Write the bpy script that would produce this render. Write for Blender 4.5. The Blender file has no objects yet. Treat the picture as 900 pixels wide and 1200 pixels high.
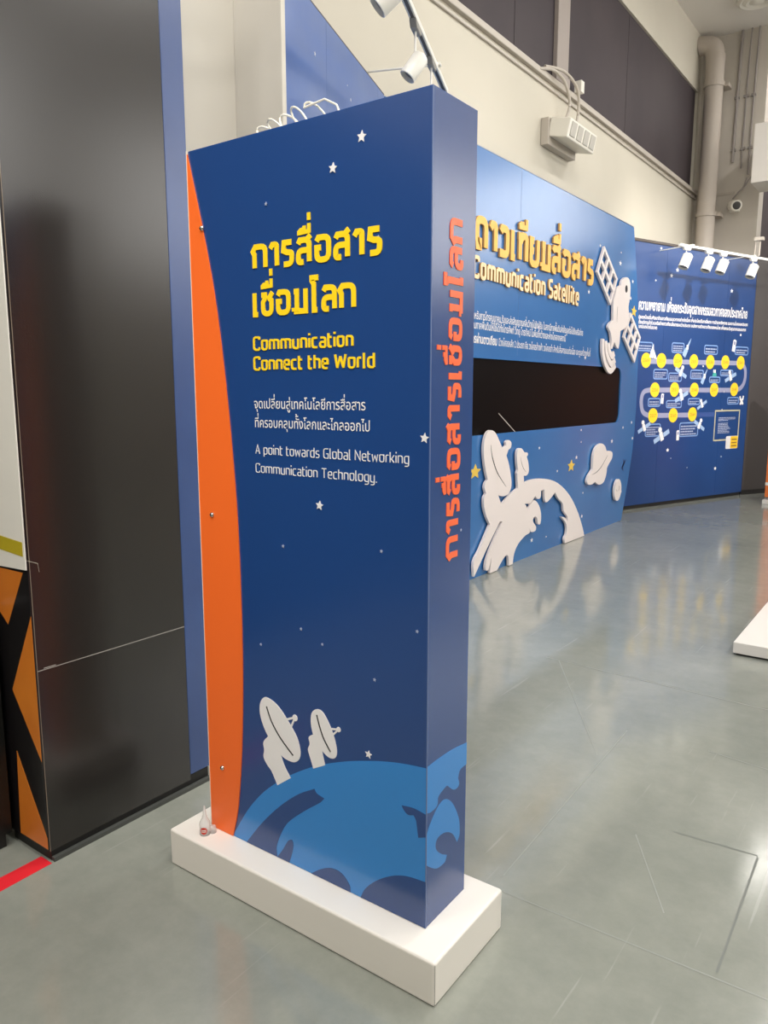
import bpy, bmesh, math, random
from mathutils import Vector, Matrix
from mathutils.geometry import tessellate_polygon
random.seed(7)
S = bpy.context.scene
COL = S.collection

# ------------------------------------------------------------------ camera
cam_d = bpy.data.cameras.new('camera')
cam_d.sensor_fit = 'VERTICAL'; cam_d.sensor_height = 24.0; cam_d.lens = 896.8*24/1200
cam = bpy.data.objects.new('camera', cam_d); COL.objects.link(cam)
cam.location = (0, 0, 1.5)
cam.rotation_euler = (math.radians(90-8.966), 0, math.radians(36.015))
S.camera = cam
# ------------------------------------------------------------------ world, lamps, exposure
W = bpy.data.worlds.new('world'); S.world = W; W.use_nodes = True
W.node_tree.nodes['Background'].inputs[0].default_value = (0.95, 0.97, 1.0, 1)
W.node_tree.nodes['Background'].inputs[1].default_value = 0.5
S.view_settings.view_transform = 'Standard'; S.view_settings.look = 'None'
S.view_settings.exposure = 0.2; S.view_settings.gamma = 1.0
S.view_settings.use_curve_mapping = False
CEIL = 6.5
CEILING_LIGHTS = [(-1.5, 0.3), (0.2, 1.2), (2.4, 1.2), (-0.6, 5.2), (2.4, 5.2), (-0.6, 9.2), (2.4, 9.2), (-0.6, -2.6), (2.4, -2.6), (-1.75, 12.9, .12)]  # first one added to light the column and the pylon front
CEILING_POWER = 66
ADDED_PANE_GLOW = 4.6  # glow of the added panes that the glossy panels reflect
UNSEEN_SPOTS = [  # unseen ceiling spotlights: position, aim, power, cone degrees
    ((0.6, 4.6, 6.1), (-2.97, 6.0, 2.9), 160, 34),  # added to brighten the top of the satellite wall
    ((0.91, 5.89, 5.82), (-2.8, 10.7, 2.4), 1900, 34),
    ((0.3, -1.9, 6.1), (-1.4, 1.5, 1.95), 900, 26),  # key light added to brighten the pylon front
]
def lamp(name, kind, loc, aim, power, color=(1, .96, .9), **k):
    d = bpy.data.lights.new(name, kind); d.energy = power; d.color = color
    for a, b in k.items(): setattr(d, a, b)
    o = bpy.data.objects.new(name, d); COL.objects.link(o); o.location = loc
    o.rotation_euler = (Vector(aim)-Vector(loc)).to_track_quat('-Z', 'Y').to_euler()
    return o

# ------------------------------------------------------------------ materials
def lin(c):
    return tuple((x/255/12.92 if x/255 <= .04045 else ((x/255+.055)/1.055)**2.4) for x in c)+(1,)
def mat(name, rgb, rough=.5, metal=0, spec=.5, noise=None, emit=None, coat=0):
    m = bpy.data.materials.new(name); m.use_nodes = True
    nt = m.node_tree; b = nt.nodes['Principled BSDF']
    b.inputs['Base Color'].default_value = lin(rgb); b.inputs['Roughness'].default_value = rough
    b.inputs['Metallic'].default_value = metal; b.inputs['Specular IOR Level'].default_value = spec
    if coat: b.inputs['Coat Weight'].default_value = coat; b.inputs['Coat Roughness'].default_value = .15
    if noise:
        rgb2, scale = noise
        tc = nt.nodes.new('ShaderNodeTexCoord'); n = nt.nodes.new('ShaderNodeTexNoise'); n.inputs['Scale'].default_value = scale
        n.inputs['Detail'].default_value = 6
        r = nt.nodes.new('ShaderNodeValToRGB'); r.color_ramp.elements[0].position = .35; r.color_ramp.elements[1].position = .68
        r.color_ramp.elements[0].color = lin(rgb); r.color_ramp.elements[1].color = lin(rgb2)
        nt.links.new(tc.outputs['Object'], n.inputs['Vector']); nt.links.new(n.outputs['Fac'], r.inputs['Fac'])
        nt.links.new(r.outputs['Color'], b.inputs['Base Color'])
    if emit:
        b.inputs['Emission Color'].default_value = lin(rgb); b.inputs['Emission Strength'].default_value = emit
    return m
M = {}
M['cream'] = mat('cream paint', (208, 202, 188), .7, noise=((201, 195, 181), .6))
M['column'] = mat('column paint', (214, 209, 199), .6)
M['backwall'] = mat('back wall paint', (205, 198, 188), .7, noise=((197, 190, 181), .8))
M['ceiling'] = mat('ceiling paint', (226, 221, 215), .8)
M['band'] = mat('dark window film', (72, 64, 68), .6, spec=.25, noise=((62, 55, 60), .9))
M['mullion'] = mat('mullion paint', (158, 148, 142), .5)
M['conduit'] = mat('conduit paint', (190, 182, 172), .5)
M['pipe'] = mat('pipe paint', (188, 178, 168), .5)
M['black_panel'] = mat('black laminate', (33, 29, 28), .24, spec=.8, noise=((29, 26, 25), 1.5))
M['black_base'] = mat('black base', (26, 25, 25), .5)
M['seam'] = mat('pale seam', (170, 165, 160), .6)
M['edge_blue'] = mat('blue print edge', (48, 76, 132), .3, spec=.9, noise=((40, 66, 120), 2.5))
M['pylon_blue'] = mat('satin navy print', (27, 67, 130), .22, spec=.85)
M['globe_blue'] = mat('light blue print', (44, 132, 210), .22, spec=.8)
M['orange'] = mat('orange print', (250, 112, 42), .38)
M['yellow'] = mat('yellow lettering', (255, 216, 30), .45)
M['white_print'] = mat('white print', (236, 234, 236), .45)
M['grey_print'] = mat('small star print', (170, 178, 205), .45)
M['orange_text'] = mat('orange lettering', (250, 110, 62), .4)
M['dark_line'] = mat('dark line', (30, 30, 36), .5)
M['plinth'] = mat('white plinth paint', (232, 228, 222), .4)
M['plinth_shadow'] = mat('plinth joint', (120, 116, 112), .6)
M['screw'] = mat('steel screw', (190, 188, 184), .22, metal=1)
M['sat_blue'] = mat('display wall print', (48, 108, 174), .24, spec=1.0, noise=((58, 118, 182), .7))
M['navy'] = mat('timeline wall print', (24, 62, 120), .33, spec=.6, noise=((30, 70, 132), .8))
M['a_blue'] = mat('sky print', (58, 100, 176), .32, spec=.8, noise=((112, 132, 176), .9))
M['screen'] = mat('black screen', (14, 11, 12), .35, spec=.08)
M['recess'] = mat('black recess', (24, 20, 20), .5)
M['foam'] = mat('white foam board', (236, 226, 224), .5)
M['letter_face'] = mat('letter face', (246, 190, 92), .45)
M['letter_face2'] = mat('letter face pale', (250, 222, 176), .45)
M['letter_side'] = mat('letter edge', (200, 150, 90), .5)
M['star_yellow'] = mat('yellow star', (232, 196, 84), .5)
M['path'] = mat('timeline track', (150, 152, 182), .4)
M['path_dim'] = mat('timeline track faded', (58, 84, 146), .4)
M['disc'] = mat('yellow disc', (252, 208, 48), .4)
M['disc_text'] = mat('disc text', (170, 130, 50), .5)
M['boxline'] = mat('label outline', (128, 160, 212), .4)
M['pale'] = mat('pale blue drawing', (160, 186, 222), .4)
M['teal'] = mat('teal roof', (70, 170, 160), .4)
M['gold'] = mat('pale gold frame', (196, 190, 160), .4)
M['charcoal'] = mat('charcoal panel', (66, 61, 61), .5)
M['white_metal'] = mat('white enamel', (240, 238, 232), .35)
M['grey_plastic'] = mat('grey adapter', (148, 146, 142), .45)
M['rail_dark'] = mat('rail groove', (84, 80, 76), .5)
M['lens'] = mat('spot lens', (120, 116, 108), .3)
M['gunmetal'] = mat('camera dark', (60, 58, 58), .4)
M['cable'] = mat('pale cable', (226, 222, 206), .5)
M['cable_grey'] = mat('grey cable', (150, 144, 140), .5)
M['paper'] = mat('white sheet', (232, 230, 224), .6)
M['tape'] = mat('yellow tape', (188, 170, 40), .4)
M['poster_orange'] = mat('orange poster', (226, 134, 46), .3, noise=((206, 116, 40), 3))
M['poster_black'] = mat('poster black', (24, 22, 24), .3)
M['cabinet'] = mat('black cabinet', (20, 20, 19), .28)
M['grey_ledge'] = mat('grey ledge', (120, 124, 124), .4)
M['red_tape'] = mat('red floor tape', (222, 40, 52), .4)
M['tube'] = mat('lit tube', (255, 250, 240), .5, emit=6)
M['label_red'] = mat('red label', (196, 48, 36), .45)
M['vent'] = mat('louvre white', (232, 228, 218), .45)
M['vent_gap'] = mat('louvre gap', (188, 184, 176), .6)
M['daylight'] = mat('daylit frosted pane', (244, 242, 238), .5, emit=ADDED_PANE_GLOW)  # emissive pane, added as a bright source for glossy panels
M['far'] = mat('far hall wall', (112, 104, 104), .7)

g = bpy.data.materials.new('clear plastic'); g.use_nodes = True
b = g.node_tree.nodes['Principled BSDF']; b.inputs['Base Color'].default_value = (.95, .93, .93, 1)
b.inputs['Alpha'].default_value = .42; b.inputs['Roughness'].default_value = .15; b.inputs['Base Color'].default_value = (.8, .79, .79, 1)
M['clear'] = g

def floor_material():
    m = bpy.data.materials.new('polished concrete'); m.use_nodes = True
    nt = m.node_tree; b = nt.nodes['Principled BSDF']; L = nt.links.new
    tc = nt.nodes.new('ShaderNodeTexCoord')
    def noise(sc, det, rough=.6, vec=None):
        n = nt.nodes.new('ShaderNodeTexNoise'); n.inputs['Scale'].default_value = sc; n.inputs['Detail'].default_value = det
        n.inputs['Roughness'].default_value = rough; L(vec or tc.outputs['Object'], n.inputs['Vector']); return n
    def ramp(src, p0, c0, p1, c1):
        r = nt.nodes.new('ShaderNodeValToRGB'); e = r.color_ramp.elements
        e[0].position = p0; e[1].position = p1; e[0].color = c0; e[1].color = c1; L(src, r.inputs['Fac']); return r
    def mix(a, bb, f, t='MIX'):
        n = nt.nodes.new('ShaderNodeMix'); n.data_type = 'RGBA'; n.blend_type = t
        if isinstance(f, float): n.inputs[0].default_value = f
        else: L(f, n.inputs[0])
        L(a, n.inputs[6]); L(bb, n.inputs[7]); return n.outputs[2]
    big = ramp(noise(.9, 8).outputs['Fac'], .3, lin((124, 129, 122)), .72, lin((153, 155, 147)))
    fine = ramp(noise(9, 10, .75).outputs['Fac'], .35, lin((130, 135, 127)), .75, lin((163, 165, 156)))
    c = mix(big.outputs[0], fine.outputs[0], .35)
    # pale trowel scratches: stretched noises in two directions
    for ang, th in ((.5, .685), (-1.0, .70), (1.9, .70)):
        mp = nt.nodes.new('ShaderNodeMapping'); mp.inputs['Rotation'].default_value = (0, 0, ang); mp.inputs['Scale'].default_value = (30, 1.1, 1)
        L(tc.outputs['Object'], mp.inputs['Vector'])
        n = noise(1.2, 3, .5, mp.outputs[0])
        k = ramp(n.outputs['Fac'], th, (0, 0, 0, 1), th+.05, (.28, .28, .28, 1))
        pale = nt.nodes.new('ShaderNodeRGB'); pale.outputs[0].default_value = lin((186, 190, 184))
        c = mix(c, pale.outputs[0], k.outputs[0])
    L(c, b.inputs['Base Color'])
    r = ramp(noise(2.2, 8).outputs['Fac'], .3, (.07, .07, .07, 1), .75, (.19, .19, .19, 1)); L(r.outputs[0], b.inputs['Roughness'])
    b.inputs['Specular IOR Level'].default_value = .85
    bp = nt.nodes.new('ShaderNodeBump'); bp.inputs['Strength'].default_value = .03; bp.inputs['Distance'].default_value = .02
    L(noise(5, 4).outputs['Fac'], bp.inputs['Height']); L(bp.outputs[0], b.inputs['Normal'])
    return m
M['floor'] = floor_material()

# ------------------------------------------------------------------ mesh helpers
class Frame:
    """A vertical face: o = (x, y) of its zero, u = horizontal direction; n = outward normal."""
    def __init__(s, o, u):
        s.o = Vector((o[0], o[1], 0)); s.u = Vector((u[0], u[1], 0)).normalized(); s.n = Vector((s.u.y, -s.u.x, 0))
    def __call__(s, a, b, t=0):
        return s.o+s.u*a+Vector((0, 0, b))+s.n*t
dA = (-math.sin(math.radians(19.4)), math.cos(math.radians(19.4)))
F = Frame((0, 1.516), (1, 0)); SD = Frame((-.969, 0), (0, 1)); B = Frame((-2.97, 0), (0, 1)); K = Frame((-2.2, 0), (0, 1))
LP = Frame((0, 1.2), (1, 0)); A = Frame((-2.97, 4.086), dA); C = Frame((-3.207, 9.595), (.9, 2.46)); WL = Frame((-3.3, 0), (0, 1)); R = Frame((0, 12.4), (1, 0))

class MB:
    def __init__(s): s.v = []; s.f = []; s.mi = []
    def add(s, vs, fs, mi=0):
        n = len(s.v); s.v += [Vector(p) for p in vs]
        for f in fs: s.f.append([i+n for i in f]); s.mi.append(mi)
    def box(s, a, b, mi=0):
        x0, y0, z0 = a; x1, y1, z1 = b
        s.add([(x, y, z) for z in (z0, z1) for x, y in ((x0, y0), (x1, y0), (x1, y1), (x0, y1))],
              [(3, 2, 1, 0), (4, 5, 6, 7), (0, 1, 5, 4), (1, 2, 6, 5), (2, 3, 7, 6), (3, 0, 4, 7)], mi)
        return s
    def fbox(s, fr, a0, a1, b0, b1, t0, t1, mi=0):
        s.add([fr(a, b, t) for t in (t0, t1) for a, b in ((a0, b0), (a1, b0), (a1, b1), (a0, b1))],
              [(3, 2, 1, 0), (4, 5, 6, 7), (0, 1, 5, 4), (1, 2, 6, 5), (2, 3, 7, 6), (3, 0, 4, 7)], mi)
        return s
    def poly(s, fr, pts, t0, t1, holes=(), mi=0, mside=None):
        """Outline (a, b) with holes, filled and given thickness t0..t1 along the face normal."""
        loops = [[tuple(p[:2]) for p in pts]]+[[tuple(p[:2]) for p in h] for h in holes]
        tri = tessellate_polygon([[Vector((x, y, 0)) for x, y in l] for l in loops])
        flat = [p for l in loops for p in l]; n = len(flat)
        def area(t): (x0, y0), (x1, y1), (x2, y2) = [flat[i] for i in t]; return (x1-x0)*(y2-y0)-(x2-x0)*(y1-y0)
        tri = [t if area(t) > 0 else (t[2], t[1], t[0]) for t in tri]
        s.add([fr(x, y, t1) for x, y in flat]+[fr(x, y, t0) for x, y in flat], [tuple(t) for t in tri]+[tuple(i+n for i in reversed(t)) for t in tri], mi)
        k = 0
        for j, l in enumerate(loops):
            ar = sum(l[i][0]*l[(i+1) % len(l)][1]-l[(i+1) % len(l)][0]*l[i][1] for i in range(len(l)))
            fl = []
            for i in range(len(l)):
                a, b2 = k+i, k+(i+1) % len(l); q = (a, a+n, b2+n, b2)
                if (ar < 0) != (j > 0): q = q[::-1]
                fl.append(q)
            base = len(s.v)-2*n
            for q in fl: s.f.append([i+base for i in q]); s.mi.append(mi if mside is None else mside)
            k += len(l)
        return s
    def tube(s, pts, r, n=8, mi=0, cap=True):
        pts = [Vector(p) for p in pts]; rings = []; up = Vector((0.13, 0.21, .97)).normalized()
        for i, p in enumerate(pts):
            d = (pts[min(i+1, len(pts)-1)]-pts[max(i-1, 0)]).normalized()
            u = d.cross(up)
            u = u.normalized() if u.length > 1e-3 else d.cross(Vector((1, 0, 0))).normalized()
            w = d.cross(u); rr = r[i] if isinstance(r, (list, tuple)) else r
            rings.append([p+(u*math.cos(2*math.pi*k/n)+w*math.sin(2*math.pi*k/n))*rr for k in range(n)])
        vs = [q for R_ in rings for q in R_]
        fs = [(i*n+k, i*n+(k+1) % n, (i+1)*n+(k+1) % n, (i+1)*n+k) for i in range(len(pts)-1) for k in range(n)]
        if cap: fs += [tuple(reversed(range(n))), tuple((len(pts)-1)*n+k for k in range(n))]
        s.add(vs, fs, mi); return s
    def lathe(s, c, prof, n=24, axis=Vector((0, 0, 1)), mi=0):
        axis = Vector(axis).normalized(); u = axis.orthogonal().normalized(); w = axis.cross(u); c = Vector(c)
        vs = [c+axis*h+(u*math.cos(2*math.pi*k/n)+w*math.sin(2*math.pi*k/n))*max(r, 1e-5) for r, h in prof for k in range(n)]
        fs = [(i*n+k, i*n+(k+1) % n, (i+1)*n+(k+1) % n, (i+1)*n+k) for i in range(len(prof)-1) for k in range(n)]
        s.add(vs, fs, mi); return s
    def build(s, name, mats, parent=None, bevel=0, smooth=False, seg=2):
        o0 = parent_origin(parent)
        me = bpy.data.meshes.new(name); me.from_pydata([tuple(v-o0) for v in s.v], [], s.f)
        for m in (mats if isinstance(mats, (list, tuple)) else [mats]): me.materials.append(m)
        me.polygons.foreach_set('material_index', s.mi)
        if smooth: me.polygons.foreach_set('use_smooth', [True]*len(me.polygons))
        me.validate(); me.update()
        o = bpy.data.objects.new(name, me); COL.objects.link(o)
        if parent: o.parent = parent
        if smooth: 
            try: me.set_sharp_from_angle(angle=math.radians(40))
            except Exception: pass
        if bevel:
            md = o.modifiers.new('bevel', 'BEVEL'); md.width = bevel; md.segments = seg; md.limit_method = 'ANGLE'
        return o
def parent_origin(p):
    v = Vector((0, 0, 0))
    while p: v = v+Vector(p.location); p = p.parent
    return v
def thing(name, label, cat, loc, group=None):
    o = bpy.data.objects.new(name, None); COL.objects.link(o); o.location = loc; o.empty_display_size = .1
    return tag(o, label, cat, group)
def tag(o, label=None, cat=None, group=None, kind=None):
    if label: o['label'] = label
    if cat: o['category'] = cat
    if group: o['group'] = group
    if kind: o['kind'] = kind
    return o
def struct(name, mb, m, **k):
    o = mb.build(name, m, **k); o['kind'] = 'structure'; return o
def copy_tree(o, parent=None):
    c = o.copy(); COL.objects.link(c); c.parent = parent
    for ch in list(o.children): copy_tree(ch, c)
    return c

def smooth(pts, n=4, closed=True):
    """Catmull-Rom through points; a point with a third value is a sharp corner."""
    out = []; N = len(pts); P = [Vector(p[:2]) for p in pts]; cr = [len(p) > 2 for p in pts]
    for i in range(N if closed else N-1):
        j = (i+1) % N
        p1, p2 = P[i], P[j]; p0 = P[i-1] if (closed or i > 0) else p1; p3 = P[(j+1) % N] if (closed or j < N-1) else p2
        L = (p2-p1).length
        def tn(a, b, c):
            d = (c-a); l = d.length
            return d/l*min(L, .9*min((b-a).length, (c-b).length)*1.3) if l > 1e-9 else Vector((0, 0))
        m1 = (p2-p1)*.9 if cr[i] else tn(p0, p1, p2)
        m2 = (p2-p1)*.9 if cr[j] else tn(p1, p2, p3)
        if cr[i] and cr[j]: out.append(p1); continue
        for k in range(n):
            t = k/n; out.append(p1*(2*t**3-3*t*t+1)+m1*(t**3-2*t*t+t)+p2*(-2*t**3+3*t*t)+m2*(t**3-t*t))
    if not closed: out.append(P[-1])
    return [(p.x, p.y) for p in out]
def ellipse(c, rx, ry, n=28):
    return [(c[0]+rx*math.cos(2*math.pi*k/n), c[1]+ry*math.sin(2*math.pi*k/n)) for k in range(n)]
def star(c, r, rot=.0, k=.45, sx=1):
    return [(c[0]+sx*(r if i % 2 == 0 else r*k)*math.sin(rot+i*math.pi/5), c[1]+(r if i % 2 == 0 else r*k)*math.cos(rot+i*math.pi/5)) for i in range(10)]
def rrect(a0, b0, a1, b1, r, n=4):
    r = min(r, abs(a1-a0)/2.01, abs(b1-b0)/2.01); out = []
    for cx, cy, q in ((a1-r, b1-r, 0), (a0+r, b1-r, 1), (a0+r, b0+r, 2), (a1-r, b0+r, 3)):
        for k in range(n+1): t = (q+k/n)*math.pi/2; out.append((cx+r*math.cos(t), cy+r*math.sin(t)))
    return out
def band(pts, w):
    """Quads of a stroke of width w along an open polyline, mitred at its bends."""
    P = [Vector(p[:2]) for p in pts]; lf = []; rt = []
    for i, p in enumerate(P):
        d1 = (P[i]-P[i-1]).normalized() if i else (P[1]-P[0]).normalized()
        d2 = (P[i+1]-P[i]).normalized() if i < len(P)-1 else d1
        n1 = Vector((-d1.y, d1.x)); n2 = Vector((-d2.y, d2.x)); m = n1+n2
        m = m.normalized() if m.length > 1e-6 else n1
        k = min(1/max(m.dot(n1), .35), 2)
        lf.append(p+m*w/2*k); rt.append(p-m*w/2*k)
    return lf, rt
def stroke_outline(pts, w):
    lf, rt = band(pts, w)
    return [(p.x, p.y) for p in lf]+[(p.x, p.y) for p in reversed(rt)]
def add_strokes(mb, conv, strokes, w, t0, t1, fr, mi=0, mside=None):
    top = t1
    for si, st in enumerate(strokes):
        t1 = top+.00012*(si % 5)          # overlapping strokes never share one plane
        lf, rt = band(st, w); n = len(lf)
        l = [conv(p.x, p.y) for p in lf]; r = [conv(p.x, p.y) for p in rt]
        vs = [fr(*p, t1) for p in l]+[fr(*p, t1) for p in r]+[fr(*p, t0) for p in l]+[fr(*p, t0) for p in r]
        mb.add(vs, [(n+i, n+i+1, i+1, i) for i in range(n-1)], mi)
        sd = [(i, i+1, 2*n+i+1, 2*n+i) for i in range(n-1)]+[(n+i+1, n+i, 3*n+i, 3*n+i+1) for i in range(n-1)]+[(n, 0, 2*n, 3*n), (n-1, 2*n-1, 4*n-1, 3*n-1)]
        mb.add(vs, sd, mi if mside is None else mside)

# ------------------------------------------------------------------ lettering drawn as strokes ('r' rounds a bend)
G = {
 'ก': (3.6, ['0,0 0,3.1 -.5,4.0 .3,5 3.6,5r 3.6,0']), 'า': (1.7, ['-.3,4.1 .3,5 1.7,5r 1.7,0']),
 'ร': (2.7, ['2.6,5 .3,5 .1,3.2 1.2,2.75 2.7,2.6r 2.7,0r .2,0']),
 'ส': (3.5, ['0,4.2 .5,5 3.3,5r 3.3,0', '3.3,2.65 0,2.65r 0,0r 1.5,0', '2.3,4.7 3.7,5.9']),
 'อ': (3.5, ['0,4.2 .5,5 3.5,5r 3.5,0r 0,0r 0,2.75 1.25,2.75']),
 'เ': (.7, ['0,5.4 0,0 1.1,-.05']), 'ช': (3.3, ['-.3,4.7 .9,4.7 .9,3.8 .2,2.9 .2,0r 3.1,0r 3.1,3.2 2.4,3.9', '1.8,3.6 2.6,4.1 3.5,5.2']),
 'ม': (3.5, ['-.2,4.8 .7,4.8 .7,0', '-.3,0 3.5,0 3.5,5.3', '-.3,.9 -.3,0']),
 'โ': (1.6, ['2.0,7.6 0,7.6 0,7.0 .6,6.1 .6,0 1.6,0']), 'ล': (3.3, ['0,4.2 .5,5 3.3,5r 3.3,0', '3.3,2.7 0,2.7r 0,0r 1.5,0']),
 'ด': (3.5, ['1.1,1.6 1.1,0 .3,0 0,1.6 0,5r 3.5,5r 3.5,0']), 'ว': (2.8, ['0,4.2 .5,5 2.8,5r 2.8,0r .3,0 .3,.9']),
 'ท': (3.6, ['-.3,4.8 .6,4.8 .6,0', '.6,3.4 1.8,5 3.6,5r 3.6,0']),
 'ย': (3.4, ['1.3,4.9 0,4.9 0,2.9 1.3,2.7', '.4,2.7 0,2.3 0,0r 3.4,0r 3.4,5.3']),
 'ื': (0, ['^-3.5,6.7 -2.7,7.3 -1.5,7.4', '^-3.7,6.65 .2,6.85', '^-.2,6.5 -.2,8.6', '^-1.6,6.7 -1.6,8.2']),
 'ี': (0, ['^-3.5,6.7 -2.7,7.3 -1.4,7.4', '^-3.7,6.65 .2,6.85', '^-.2,6.5 -.2,8.6']), '่': (0, ['^-.2,9.3 -.2,11.0']),
 'C': (3.6, ['3.6,5.6 3.6,7r 0,7r 0,0r 3.6,0r 3.6,1.4']), 'o': (3.2, ['1.6,5 0,5r 0,0r 3.2,0r 3.2,5r 1.5,5']),
 'm': (5.6, ['0,0 0,5', '0,5 2.8,5r 2.8,0', '2.8,5 5.6,5r 5.6,0']), 'u': (3.1, ['0,5 0,0r 3.1,0', '3.1,5 3.1,0']),
 'n': (3.1, ['0,0 0,5', '0,5 3.1,5r 3.1,0']), 'i': (0, ['0,0 0,5', '0,6.5 0,7.6']), 'c': (2.7, ['2.8,5 0,5r 0,0r 2.8,0']),
 'a': (3.0, ['.2,5 3,5r 3,0', '3,2.7 0,2.7r 0,0r 3,0']), 't': (1.7, ['0,7 0,0r 1.8,0', '-.5,5 1.8,5']),
 'e': (3.0, ['0,2.5 3,2.5 3,5r 0,5r 0,0r 2.9,0']), 'h': (3.1, ['0,0 0,7.2', '0,5 3.1,5r 3.1,0']),
 'W': (6.2, ['0,7 1.3,0', '1.3,0 3.1,6', '3.1,6 4.9,0', '4.9,0 6.2,7']), 'r': (1.6, ['0,0 0,5r 1.9,5']), 'l': (.6, ['0,7.4 0,0 .7,0']),
 'd': (3.1, ['3.1,7.2 3.1,0', '3.1,5 0,5r 0,0r 3.1,0']), 'S': (3.5, ['3.5,7 0,7r 0,3.6r 3.5,3.4r 3.5,0r 0,0']),
 'A': (4, ['0,0 2,7 4,0', '.7,2.2 3.3,2.2']), 'p': (3.1, ['0,-2 0,5', '0,5 3.1,5r 3.1,0r 0,0']), 'w': (4.4, ['0,5 .8,0 2.2,4 3.6,0 4.4,5']),
 's': (2.7, ['2.7,5 0,5r 0,2.6r 2.7,2.4r 2.7,0r 0,0']), 'G': (3.8, ['3.8,7 0,7r 0,0r 3.8,0 3.8,3.3 2.2,3.3']),
 'b': (3.1, ['0,7.2 0,0', '0,5 3.1,5r 3.1,0r 0,0']), 'N': (4, ['0,0 0,7 4,0 4,7']), 'k': (2.9, ['0,7.2 0,0', '0,2.4 1,2.4 2.9,5', '1,2.4 3,0']),
 'g': (3.1, ['3.1,5 0,5r 0,0r 3.1,0', '3.1,5 3.1,-2r .3,-2']), 'T': (3.8, ['0,7 3.8,7', '1.9,7 1.9,0']), 'y': (3, ['0,5 0,0r 3,0', '3,5 3,-2r .3,-2']),
 '.': (.2, ['.1,-.2 .1,.5']), 'f': (1.7, ['0,0 0,7r 1.9,7', '-.5,5 1.7,5']),
}
def fillet(s, rad):
    p = []; rd = []
    for t in s.split():
        rd.append(t.endswith('r')); x, y = t.rstrip('r').split(','); p.append(Vector((float(x), float(y))))
    out = []
    for i, q in enumerate(p):
        if not rd[i] or i in (0, len(p)-1): out.append(q); continue
        a = p[i-1]-q; b_ = p[i+1]-q; r = min(rad, a.length*.48, b_.length*.48)
        A_, B_ = q+a.normalized()*r, q+b_.normalized()*r
        for k in range(5): t = k/4; out.append(A_*(1-t)**2+q*2*t*(1-t)+B_*t*t)
    return out
def layout(text, w, gap=.7, rad=1.5):
    x = 0; st = []
    for ch in text:
        if ch == ' ': x += 2.6; continue
        adv, paths = G[ch]
        ox = x if adv or ch in 'i' else x-gap-w
        for q in paths: st.append(([(v.x+ox, v.y) for v in fillet(q.lstrip('^'), rad)], q[0] == '^'))   # ^ marks the thinner strokes of marks above
        if adv or ch == 'i': x += adv+gap+w
    return st, x-gap-w
def letter_line(mb, fr, text, w, left, right, xh, t0, t1, mi=0, mside=None, gap=.7, flat=True, vertical=False):
    """Stroke lettering; left/right = (a, b) of the baseline's ends (outer edges), xh = height of an x."""
    st0, wid = layout(text, w, gap); st = [q for q, thin in st0 if not thin]; st2 = [q for q, thin in st0 if thin]; sy = xh/(5+w); L = (right[0]-left[0])
    b0 = (left[1]+right[1])/2 if flat else left[1]
    def conv(x, y):
        t = (x+w/2)/(wid+w); b = (b0 if flat else left[1]+(right[1]-left[1])*t)+(y+w/2)*sy
        return (left[0]+L*t, b)
    add_strokes(mb, conv, st, w, t0, t1, fr, mi, mside)
    if st2: add_strokes(mb, conv, st2, w*.72, t0, t1, fr, mi, mside)

# ------------------------------------------------------------------ small Thai print set from the built-in type, one glyph at a time
_gc = {}
_cur = bpy.data.curves.new('type_source', 'FONT'); _cur.resolution_u = 2
_to = bpy.data.objects.new('type_source', _cur); COL.objects.link(_to)
def _mesh(s, off):
    if (s, off) in _gc: return _gc[(s, off)]
    _cur.body = s; _cur.offset = off
    _to.data = _cur; bpy.context.view_layer.update()
    me = bpy.data.meshes.new_from_object(_to.evaluated_get(bpy.context.evaluated_depsgraph_get()))
    r = ([tuple(v.co) for v in me.vertices], [tuple(p.vertices) for p in me.polygons]); bpy.data.meshes.remove(me)
    _gc[(s, off)] = r; return r
def _adv(c):
    if c == ' ': return .26
    return max(v[0] for v in _mesh(c+'H', 0)[0])-max(v[0] for v in _mesh('H', 0)[0])
UPPER = 'ิีึืั'; TONE = '่้๊๋์'; LOWER = 'ุู'
def type_line(mb, fr, text, left, right, xh, t, off=0.0, mi=0, slant=False):
    x = 0; parts = []
    prev = ''
    for ch in text:
        if ch == ' ': x += .26; prev = ch; continue
        vs, fs = _mesh(ch, off); dy = .21 if (ch in TONE and prev in UPPER) else 0
        if ch in UPPER+TONE+LOWER:
            parts.append((x, dy, vs, fs))
        else:
            parts.append((x, 0, vs, fs)); x += _adv(ch)
        prev = ch
    wid = x; L = right[0]-left[0]; sy = xh/.56; b0 = (left[1]+right[1])/2
    for ox, dy, vs, fs in parts:
        mb.add([fr(left[0]+L*(v[0]+ox)/wid, (left[1]+(right[1]-left[1])*(v[0]+ox)/wid if slant else b0)+(v[1]+dy)*sy, t) for v in vs], fs, mi)

# ================================================================== THE SETTING
XR, YB, YN = 6.0, 12.4, -5.0
mb = MB(); mb.box((-3.3, YN, -.1), (XR, 16, 0)); struct('floor', mb, M['floor'])
mb = MB(); mb.box((-3.6, YN, CEIL), (XR, 16, CEIL+.1)); struct('ceiling', mb, M['ceiling'])
mb = MB(); mb.box((-3.5, YN, 0), (-3.3, YB, 4.42)); mb.box((-3.5, YN, 5.76), (-3.3, YB, CEIL)); mb.box((-3.5, YN, 4.42), (-3.42, YB, 5.76)); mb.box((-3.5, 12.25, 4.42), (-3.3, YB, 5.76))
struct('wall_left', mb, M['cream'])
mb = MB()
for i in range(6):
    y0 = -4.9+i*2.85
    mb.box((-3.36, y0, 4.425), (-3.325, min(y0+2.84, 12.245), 5.755))
struct('window_1', mb, M['band'])
mb = MB(); mb.box((-3.5, YB, 0), (-2.42, YB+.3, CEIL)); struct('wall_back', mb, M['backwall'])
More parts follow.
